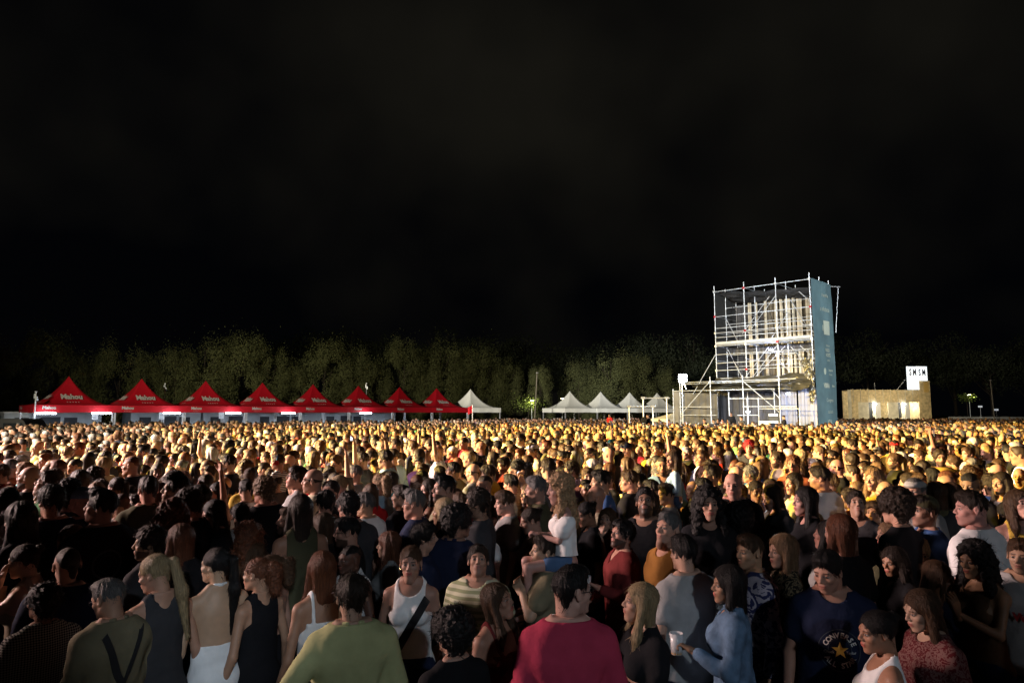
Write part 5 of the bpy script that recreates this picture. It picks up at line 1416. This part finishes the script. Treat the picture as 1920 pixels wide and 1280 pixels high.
 (1680,1050,56,'f1',185,195,'wavy','d','jacket','black',D,-.1,{},'person in a black jacket facing left, above the white sleeveless top',None),
 (1671,1002,54,'f2',160,180,'long','l','tee','olive',D,0,{},'person in an olive top left of the green hat',None),
 (1912,946,50,'f0',250,260,'wavy','b','tank','mustard',D,.2,{},'person in a mustard top at the right edge','the person in mustard at the right edge'),
 (1747,1076,60,'f2',350,345,'long','b','tee','navy',D,-.2,{},'person in a navy top facing right, right of the black jacket',None),
 (1663,921,40,'m1',110,120,'bald','d','tee','charcoal',D,0,{},'person in charcoal seen from behind, left of the flat cap',None),
 (1757,926,46,'f0',110,110,'long','b','tee','olive',D,0,{},'person in olive seen from behind, right of the flat cap',None),
 (1786,928,46,'f2',115,110,'long','b','tee','charcoal',D,0,{},'person in charcoal seen from behind, left of the white t-shirt at right',None),
 (1916,1040,64,'m1',240,215,'short','b','tee','lightgrey',D,0,dict(print='word'),'person in a light t-shirt with red letters, cut by the right edge','the person cut by the right edge'),
 (1880,905,40,'f1',180,200,'long','d','tee','grey',('phone','down'),0,dict(hold=('phone',-1,'lit phone held up near the right edge')),'person in grey holding up a phone near the right edge',None),
 (1028,880,36,'m0',170,120,'short','d','tee','black',('phone','phone'),0,dict(hold=('phone',1,'lit phone filming the stage near the middle')),'person in black filming with a phone, left of the child in white',None),
 (1640,898,38,'f0',190,200,'wavy','l','tee','mustard',D,0,{},'person in mustard smiling, right of the white t-shirt',None),
 (1490,905,38,'f1',200,205,'long','d','tee','cream',D,0,{},'person in cream facing left, left of the white t-shirt right of centre',None),
 (430,868,38,'m0b',185,190,'short','d','tee','black',D,0,{},'person in a black t-shirt facing left, sharply lit, left of centre',None),
 (248,872,37,'m1g',185,188,'buzz','a','tee','black',D,0,{},'person in black with a brightly lit face turned left','the person with the brightly lit face'),
 (200,858,33,'m0g',190,192,'buzz','d','tee','charcoal',D,-.1,{},'person in charcoal gazing up left, above the brightly lit face',None),
 (55,895,40,'m1b',190,195,'bald','d','tee','black',D,.1,{},'person in a black t-shirt bowing the head at the left',None),
 (1243,872,34,'m1b',255,250,'buzz','d','shirt','denim',D,0,dict(extra=('glasses',)),'person in a denim shirt and glasses, left of the toddler in pale blue',None),
]
def shirt_print(o, kind):
    tm = [c for c in o.children if c.name.startswith('t_shirt')][0]
    bvh = BVHTree.FromPolygons([v.co[:] for v in tm.data.vertices], [tuple(p.vertices) for p in tm.data.polygons])
    def lay(V, side, cx, cz, off):
        out = []
        for x, y, _ in V:
            X = cx + x*(-side); Z = cz+y
            h = bvh.ray_cast(Vector((X, side*1.0, Z)), Vector((0,-side,0)))[0]
            out.append((X, (h.y if h else side*.1)+side*off, Z))
        return out
    def arc(txt, r, a0, a1, size, flip=False):
        V = []; F = []
        for i, ch in enumerate(txt):
            if ch == ' ': continue
            a = a0+(a1-a0)*(i/(len(txt)-1)); T, f = text_mesh(ch, size, size*.03); an = a-PI/2 if not flip else a+PI/2
            n = len(V); V += [(r*math.cos(a)+x*math.cos(an)-y*math.sin(an), r*math.sin(a)+x*math.sin(an)+y*math.cos(an), 0) for x, y, _ in T]; F += [tuple(q+n for q in p) for p in f]
        return V, F
    def ring(r0, r1, n=40):
        V = [(r*math.cos(i*2*PI/n), r*math.sin(i*2*PI/n), 0) for r in (r0, r1) for i in range(n)]
        return V, [(i, (i+1) % n, n+(i+1) % n, n+i) for i in range(n)]
    if kind == 'star':
        b = MB(); V, F = star_np(.048, k=.40); b.add(lay(V, 1, .0, 1.22, .014), F); b.build('star_print', mat('yellow_print', (.75,.52,.10), .8), tm)
        b = MB()
        for (V, F) in (arc('CONVERSE', .082, R_(155), R_(25), .040), arc('ALL STAR', .084, R_(215), R_(325), .040, True)): b.add(lay(V, 1, 0, 1.22, .014), F)
        for x in (-.06, .06): V, F = text_mesh('Chuck' if x < 0 else 'Taylor', .022); b.add(lay(V+np.array([x*1.0, -.012, 0]), 1, 0, 1.22, .014), F)
        b.build('shirt_lettering', mat('grey_print', (.7,.72,.7), .8), tm)
        b = MB(); V, F = ring(.112, .116); b.add(lay(V, 1, 0, 1.22, .012), F); V, F = ring(.062, .065); b.add(lay(V, 1, 0, 1.22, .012), F); b.build('ring_print', mat('dim_print', (.05,.07,.09), .8), tm)
    elif kind == 'ring':
        b = MB()
        for r in ((.085,.098), (.058,.062)): V, F = ring(*r); b.add(lay(V, -1, 0, 1.27, .012), F)
        b.build('ring_print', mat('dark_print', (.06,.06,.065), .8), tm)
    elif kind == 'word':
        V, F = text_mesh('WOR', .075, .004); MB().add(lay(V, 1, 0, 1.24, .014), F).build('shirt_lettering', mat('red_print', (.4,.03,.03), .8), tm)
for (px, py, s, kind, body, head, hair, hc, top, tc, arms, pitch, ex, lab, short) in SP:
    p = spotf(px, py, s)
    o = person(p.x, p.y, p.z, kind, body, head, hair, hc, top, tc, arms, pitch, skin=ex.get('skin'), label=lab, extra=ex.get('extra', ()), pattern=ex.get('pattern'), short=short)
    if ex.get('denim'):
        for c in o.children:
            if c.name.startswith('shirt'): c.data = c.data.copy(); c.data.materials.clear(); c.data.materials.append(M['denim'])
    if ex.get('print'): shirt_print(o, ex['print'])
    if ex.get('hold'): held(o, ex['hold'][0], ex['hold'][1], arms, ex['hold'][2])
# children on shoulders
carrier = [q for q in people if q['short'] == 'the person carrying the child in white'][0]
def child(px, py, Y, bs, hs, **k):
    p = at(px, py, Y); hz = 1.64*bs + (hs-bs)*.13
    return person(p.x, p.y, 1.64, bs=bs, hs=hs, base=p.z-hz, legs='sit', group='children sitting on shoulders', **k)
child(1058, 915, carrier['y']+.02, .66, .88, kind='f0', body=182, head=182, hair='midcurl', hc='h', top='blouse', tc='white', arms=('clasp','clasp'), pitch=-.12, label='child in a white off-shoulder blouse and denim shorts, sitting on shoulders', skin=SKIN[2], short='the child in the white blouse')
child(1265, 862, 7.6, .55, .80, kind='f2', body=170, head=200, hair='bob', hc='b', top='long', tc='skyblue', arms=('bent','bent'), label='toddler in a pale blue long-sleeved shirt on someone\'s shoulders', short='the toddler in pale blue')
child(524, 866, 9.4, .56, .86, kind='m2', body=150, head=182, hair='short', hc='b', top='long', tc='navy', arms=('bent','bent'), pattern='stripes', extra=('headphones',), label='child in a striped navy top with blue and red headphones on shoulders', short='the striped child')
for (px, py, Y, tcx, lab) in ((1252, 925, 7.55, 'grey', 'person in grey carrying the toddler in pale blue on the shoulders'), (518, 905, 9.35, 'charcoal', 'person in charcoal carrying the striped child with headphones')):
    p = at(px, py, Y); z = min(1.62, p.z); person(p.x, p.y, z, 'm0', 170, 180, 'short', 'd', 'tee', tcx, ('carry','carry'), label=lab)
# raised arms in the lit crowd, staff and others that stand out
for (px, py, Y, kind, body, hair, hc, top, tc, arms, lab, hold) in [
    (681,862,10.6,'m0',180,'short','d','tee','charcoal',('raise','down'),'person in charcoal raising a phone high, left of centre', ('phone',-1,'white phone raised above the lit crowd')),
    (725,858,9.9,'m2',170,'short','d','shirt','skyblue',('down','raise'),'person in a pale blue shirt pointing up with one finger',None),
    (822,842,11.5,'m1',190,'bald','d','shirt','white',('raise','down'),'person in a white shirt throwing one arm over the head',None),
    (668,888,9.3,'m1',180,'short','g','tee','grey',('raise','down'),'person in grey with a raised fist, below the raised phone',None),
    (1235,836,12.6,'m0',200,'short','d','tee','rust',('down','down'),'person in a rust red t-shirt standing tall right of centre',None),
    (1262,848,12.2,'m0',170,'short','b','tee','white',('raise','down'),'person in white with one arm straight up, right of the rust red t-shirt',None),
    (1404,828,13.2,'f0',250,'curly','r','tee','charcoal',D,'person in charcoal with bright red head of curls in the lit crowd',None),
    (1175,836,12.3,'m1',185,'short','d','tee','white',D,'person in a navy cap and white t-shirt right of centre',None),
    (1677,829,13.3,'m0',240,'short','d','tee','mustard',D,'person in a red cap in the lit crowd at the right',None),
    (1722,812,13.5,'m1',230,'short','d','shirt','white',('raise','down'),'person in a white shirt with one hand raised high at the right',None),
    (1000,840,12.0,'m2',200,'short','b','tee','cream',D,'person in a white cap and cream t-shirt near the centre',None),
    (42,868,10.6,'m1',200,'short','d','tee','grey',D,'person in a pale cap and grey t-shirt at the left',None)]:
    p = at(px, py, Y); z = min(1.84, p.z)
    ext = ('hat:cap:navy',) if 'navy cap' in lab else ('hat:cap:red',) if 'red cap' in lab else ('hat:cap:white',) if 'white cap' in lab else ('hat:cap:lightgrey',) if 'pale cap' in lab else ()
    o = person(p.x, p.y, z, kind, body, body, hair, hc, top, tc, arms, label=lab, extra=ext)
    if hold: held(o, hold[0], hold[1], arms, hold[2])
staff = [(CAMP.x+.1, CAMP.y+.1, CAMP.z, 200, 'black', ('bent','bent'), 'person in black standing at the television camera', 'm1'),
         (at(1470,785,42.8).x, 42.8, .55, 160, 'black', ('cup','down'), 'technician in a black sweatshirt standing beside the racks at the tower', 'm1'),
         (at(1143,785,50).x, 50, .62, 225, 'red', D, 'person in a red polo shirt standing above the crowd by the white tents', 'm1g'),
         (at(1321,790,44).x, 44, .35, 200, 'black', D, 'person in black at the foot of the tower, leftmost of the crew there', 'm0'),
         (at(1338,792,44.5).x, 44.5, .30, 220, 'charcoal', D, 'crew member in charcoal just right of the leftmost one at the tower', 'm1'),
         (at(1346,792,45).x, 45, .33, 250, 'navy', D, 'crew member in navy, third from the left at the tower', 'm2'),
         (at(1355,793,44.2).x, 44.2, .31, 230, 'brown', D, 'crew member in brown, fourth from the left at the tower', 'm0'),
         (at(1371,775,46.5).x, 46.5, .75, 240, 'black', D, 'person in black standing high inside the scaffold tower', 'm0'),
         (at(1390,783,44).x, 44, .5, 200, 'charcoal', D, 'person in charcoal behind the mixing desk case', 'm2')]
for (x, y, z0, body, tc, arms, lab, kd) in staff:
    o = person(x, y, 1.66, kd, body, body, 'short', 'd', 'polo' if tc == 'red' else 'long', tc, arms, base=z0, label=lab, group='crew and others standing above the crowd')
    if z0 > .2 and 'camera' not in lab:
        t = MB().box((-.35,-.3,z0-.14), (.35,.3,z0-.01)).box((-.3,-.25,0), (-.2,.25,z0-.14)).box((.2,-.25,0), (.3,.25,z0-.14)).build('platform', M['black'], None, loc=(x, y, 0)); tag(t, 'low black riser under the feet of the %s' % lab.replace('person in','figure in').split(' at the')[0].split(' standing')[0].split(', ')[0].split(' just')[0].split(' behind')[0], 'riser', 'crew risers')
# everybody else near the front
STAGE = Vector((-36, 14))
def gaze(x, y): return math.degrees(math.atan2(STAGE.y-y, STAGE.x-x)) % 360
named = [q for q in people if q.get('short')]
marks = [q for q in people]
def free(x, y, z, rmin=.32):
    s = .235*FPX/y; px = 960+FPX*x/y; py = 773+(HC-z)*FPX/y*.97
    for q in people:
        if (q['x']-x)**2+(q['y']-y)**2 < rmin*rmin: return False
        sq = .235*FPX/q['y']; qx = 960+FPX*q['x']/q['y']; qz = q['z']; qy = 773+(HC-qz)*FPX/q['y']*.97
        if y < q['y'] and q in marks:
            dx = abs(px-qx)
            if dx < .34*(s+sq) and py-.6*s < qy+(.42 if y > 5 else 1.0)*sq: return False
            if dx < .85*s and py+.55*s < qy+.15*sq: return False
            if q['y'] < 6 and dx < 1.25*s and py < qy+2.3*sq: return False
    return True
TOPC = ['black','navy','charcoal','white','grey','black','olive','khaki','cream','maroon','blue','lightgrey','black','brown','green','navy','beige','rust','teal','lilac','mustard','skyblue','purple','red','white']
used = set()
NMAX = 300; tries = 0; cand = []
rq = random.Random(5)
step = .34; yy = 3.1
while yy < 15.5:
    xx = -.82*yy
    while xx < .82*yy:
        cand.append((xx+rq.uniform(-.2,.2), yy+rq.uniform(-.2,.2))); xx += step*rq.uniform(1.0, 1.35)
    yy += step
cand.sort(key=lambda c: c[0]**2+c[1]**2)
filler = []
PCH = [D]*9+[('bent','down'),('cup','down'),('clap','clap'),('clasp','clasp'),('bent','bent')]
for (x, y) in cand:
    if len(people) >= NMAX: break
    if abs(x)/y > .78 or (abs(x)/y > .745 and y < 6): continue
    z = min(1.82, max(1.46, rq.gauss(1.63, .075)))
    if not free(x, y, z): continue
    sex = rq.choice('mf'); kind = sex+rq.choice('012')+('b' if sex == 'm' and rq.random() < .3 else '')
    b = gaze(x, y)+rq.gauss(-8, 22); h = b+rq.gauss(0, 18)
    if rq.random() < .08: h = b = rq.uniform(200, 300)
    hair = rq.choice(['short','quiff','short','mop','curly','buzz','bald','short']) if sex == 'm' else rq.choice(['long','wavy','longcurl','long','bob','ponytail','bun','curlytail'])
    hc = rq.choice('kkdddbbalgy' if sex == 'f' else 'kkdddbbg')
    top = rq.choice(['tee','tee','shirt','polo','long','jacket'] if sex == 'm' else ['tee','tank','tee','strap','long','blouse'])
    arms = rq.choice(PCH); tc = rq.choice(TOPC)
    pitch = rq.choice([0,0,-.12,-.12,.12])
    gl = rq.random() < .14
    d = ((b - 0) % 360); view = 'facing left' if 155 < (h % 360) < 205 else 'seen from behind' if 30 < (h % 360) < 155 else 'turned towards the camera' if 205 <= (h % 360) < 330 else 'facing right'
    garment = {'tee':'t-shirt','shirt':'shirt','polo':'polo shirt','long':'long-sleeved top','jacket':'jacket','tank':'tank top','strap':'strap top','blouse':'off-shoulder blouse'}[top]
    lab = None
    order = sorted(named, key=lambda q: (q['x']-x)**2+(q['y']-y)**2)
    for q in order[:14]:
        dx, dy = x-q['x'], y-q['y']
        rel = ('far ' if math.hypot(dx, dy) > 3 else '')+(('behind' if dy > 0 else 'in front of') if abs(dy) > abs(dx) else ('left of' if dx < 0 else 'right of'))
        lab = 'person in %s %s, %s, %s %s' % (('an ' if tc[0] in 'o' else 'a ')+tc.replace('skyblue','sky blue').replace('lightgrey','light grey'), garment, view, rel, q['short'])
        if len(lab.split()) > 16: lab = 'person in %s %s, %s %s' % (('an ' if tc[0] in 'o' else 'a ')+tc.replace('skyblue','sky blue').replace('lightgrey','light grey'), garment, rel, q['short'])
        if lab not in used and len(lab.split()) <= 16: break
    used.add(lab)
    if arms == ('cup','down') : pass
    o = person(x, y, z, kind, b, h, hair, hc, top, tc, arms, pitch, label=lab, extra=('glasses',) if gl else (), trousers=rq.choice(['navy','black','denim','beige','charcoal']), skin=rq.choice(SKIN[:6]))
YCUT = max(math.hypot(q['x'], q['y']) for q in people[-5:])
print('people', len(people), 'to', YCUT, 'body meshes', len(_bodies), 'tops', len(_cl))
# ---------------------------------------------------------------- the mass of the crowd, one object
def low_proto(sex, hair, lod, arm=None, beard=False, hatc=None):
    hh, hb, ht = ((.0115,.014,.030), (.021,.024,.048), (.035,.036,.062))[lod]
    P = head_prims(sex, 1.0, 1.0 if sex == 'm' else .85)
    V, Q = solid(P, (-.115,-.15,-.21), (.115,.14,.15), hh)
    x, y, z = np.abs(V[:,0]), V[:,1], V[:,2]
    k = np.zeros(len(V), int); sh = np.ones(len(V))
    sh[(x > .012) & (x < .05) & (z > -.008) & (z < .030) & (y > .062)] = .30  # dark eye band: brows, eyes and socket shadow painted into the colour
    sh[(x < .026) & (z < -.044) & (z > -.070) & (y > .078)] = .55
    if beard: sh[(z < -.045) & (y > .0)] = .16
    pcs = [(V, Q, k, sh)]
    hV, hQ = hair_np(hair, 0, hb) if hair else (None, None)
    if hV is not None: pcs.append((hV, hQ, np.full(len(hV), 1), np.clip(1+.5*vnoise(hV[:,0]*50, hV[:,1]*50, hV[:,2]*18, 3), .4, 1.8)))
    s_ = .182 if sex == 'm' else .158
    A, Pl, L = limbs(sex, s_, ('down','down') if arm is None else arm, 'stand')
    zc = 1.02 if lod == 0 else 1.15 if lod == 1 else 1.25
    V, Q = solid(torso_prims(sex, s_)+Pl, (-.42,-.24,zc), (.42,.26,1.53), ht, off=.008, mods=[lambda F, X, Y, Z: F+.006*vnoise(X*9+0*Y+0*Z, Y*9+0*X+0*Z, Z*5+0*X+0*Y, 5)])
    V = V - (0, .022, 1.64)
    kk = np.full(len(V), 2)
    pcs.append((V, Q, kk, np.ones(len(V))))
    if arm is not None:
        up = [p for p in Pl if p[0] == 'c' and max(p[1][2], p[2][2]) > 1.5]
        if up:
            V, Q = solid(up+[('e', tuple(np.array(up[-1][2])+(0,.01,.08)), (.03,.018,.07), .02), ('e', tuple(np.array(up[-1][2])+(-.04,.01,.05)), (.012,.012,.035), .01)], (-.4,-.2,1.45), (.4,.3,2.1), ht*.45); pcs.append((V-(0,.022,1.64), Q, np.zeros(len(V), int), np.ones(len(V))))
    n = 0; VV, QQ, KK, SS = [], [], [], []
    for V, Q, k, s in pcs: VV.append(V); QQ.append(Q+n); KK.append(k); SS.append(s); n += len(V)
    return np.concatenate(VV).astype(np.float32), np.concatenate(QQ), np.concatenate(KK), np.concatenate(SS).astype(np.float32)
HS_M = ['short','quiff','mop','curly','buzz','bald']; HS_F = ['long','wavy','longcurl','bob','bun','ponytail']
protos = {}
for lod in range(3):
    for hr in HS_M: protos[lod, 'm', hr] = low_proto('m', hr if hr != 'bald' else None, lod, beard=hr in ('quiff','curly') )
    for hr in HS_F: protos[lod, 'f', hr] = low_proto('f', hr, lod)
for lod in range(2): protos[lod, 'm', 'arm'] = low_proto('m', 'short', lod, ('raise','down'))
rg = np.random.default_rng(21)
TWO = TB  # tower foot
def blocked(x, y):
    p = Vector((x, y, 0))-TB; u = p.dot(UX); w = p.dot(WX)
    if ul-.3 < u < UL+.5 and -3.0 < w < DP+.6: return True
    if abs(x-CAMP.x) < 1.2 and abs(y-CAMP.y) < 1.1: return True
    # in front of the tents
    q = Vector((x, y, 0))-T0; a = q.dot(ROW); bk = q.dot(BACK)
    if bk > -.6 and a < 42: return True
    if bk > -4.4 and a < 42: return rg.random() < .55
    if a >= 42 and y > 84 and x < 24: return True
    if (x-pA.x) > -2 and y > YB-5: return True
    return y > 90
Vs, Qs, Cs, nv_ = [], [], [], 0
cnt = 0
y = 2.4
pos = []
while y < 90:
    dens = 3.8 if y < 20 else 3.1 if y < 32 else 2.2 if y < 50 else 1.4
    st = 1/math.sqrt(dens)
    x = -.78*y-3.5
    while x < .78*y+3.5:
        xx = x+rg.uniform(-.42,.42)*st; y2 = y+rg.uniform(-.42,.42)*st
        x += st
        if math.hypot(xx, y2) < YCUT+.25 and abs(xx) < .80*y2+.45: continue
        if blocked(xx, y2): continue
        edge = (Vector((xx, y2, 0))-T0).dot(BACK)
        if edge > -8 and xx < -4 and rg.random() < (.55 if edge > -6 else .25): continue
        pos.append((xx, y2))
    y += st
near_people = np.array([(q['x'], q['y']) for q in people])
for (x, y) in pos:
    if y < 18 and ((near_people-(x, y))**2).sum(1).min() < .11: continue
    d = math.hypot(x, y); lod = 0 if d < 17.5 else 1 if d < 29 else 2
    sex = 'm' if rg.random() < .55 else 'f'
    hr = (HS_M if sex == 'm' else HS_F)[rg.choice(6, p=[.34,.18,.14,.12,.12,.10] if sex == 'm' else [.32,.2,.14,.14,.12,.08])]
    if lod < 2 and rg.random() < .012: sex, hr = 'm', 'arm'
    V, Q, K, Sh = protos[lod, sex, hr]
    z = float(np.clip(rg.normal(1.66 if sex == 'm' else 1.58, .075), 1.40, 1.86)); a = R_(gaze(x, y)+rg.normal(-3, 28)-90)
    if rg.random() < .06: a += rg.uniform(-1.5, 1.5)
    k = z/1.64; c, s = math.cos(a), math.sin(a)
    W = V*k*.97; X = W[:,0]*c-W[:,1]*s+x; Y = W[:,0]*s+W[:,1]*c+y
    Vs.append(np.stack([X, Y, W[:,2]+z], 1)); Qs.append(Q+nv_); nv_ += len(V)
    sk = np.array(SKIN[rg.choice(7, p=[.24,.2,.22,.12,.15,.05,.02])])*rg.uniform(.85,1.12)
    hc = np.array(HCOL[('kkdddbbblgyaw')[rg.integers(13)]])*rg.uniform(.8,1.3)
    tc = np.array(COL[TOPC[rg.integers(len(TOPC))]])*rg.uniform(.8,1.1)
    pal = np.stack([sk, hc, tc]); Cs.append(np.c_[pal[K]*Sh[:, None], np.ones(len(V))].astype(np.float32)); cnt += 1
V = np.concatenate(Vs); Q = np.concatenate(Qs); C = np.concatenate(Cs)
me = mesh_np('crowd', V, Q, col=C)
m = mat('crowd_surface', (.3,.2,.15), .6, spec=.3); nt = m.node_tree; a = nt.nodes.new('ShaderNodeVertexColor'); a.layer_name = 'feat'; nt.links.new(a.outputs['Color'], nt.nodes['Principled BSDF'].inputs['Base Color']); me.materials.append(m)
tag(link('crowd', me), 'dense crowd of festival goers filling the field to the tents', 'crowd', kind='stuff')
print('crowd', cnt, len(V))
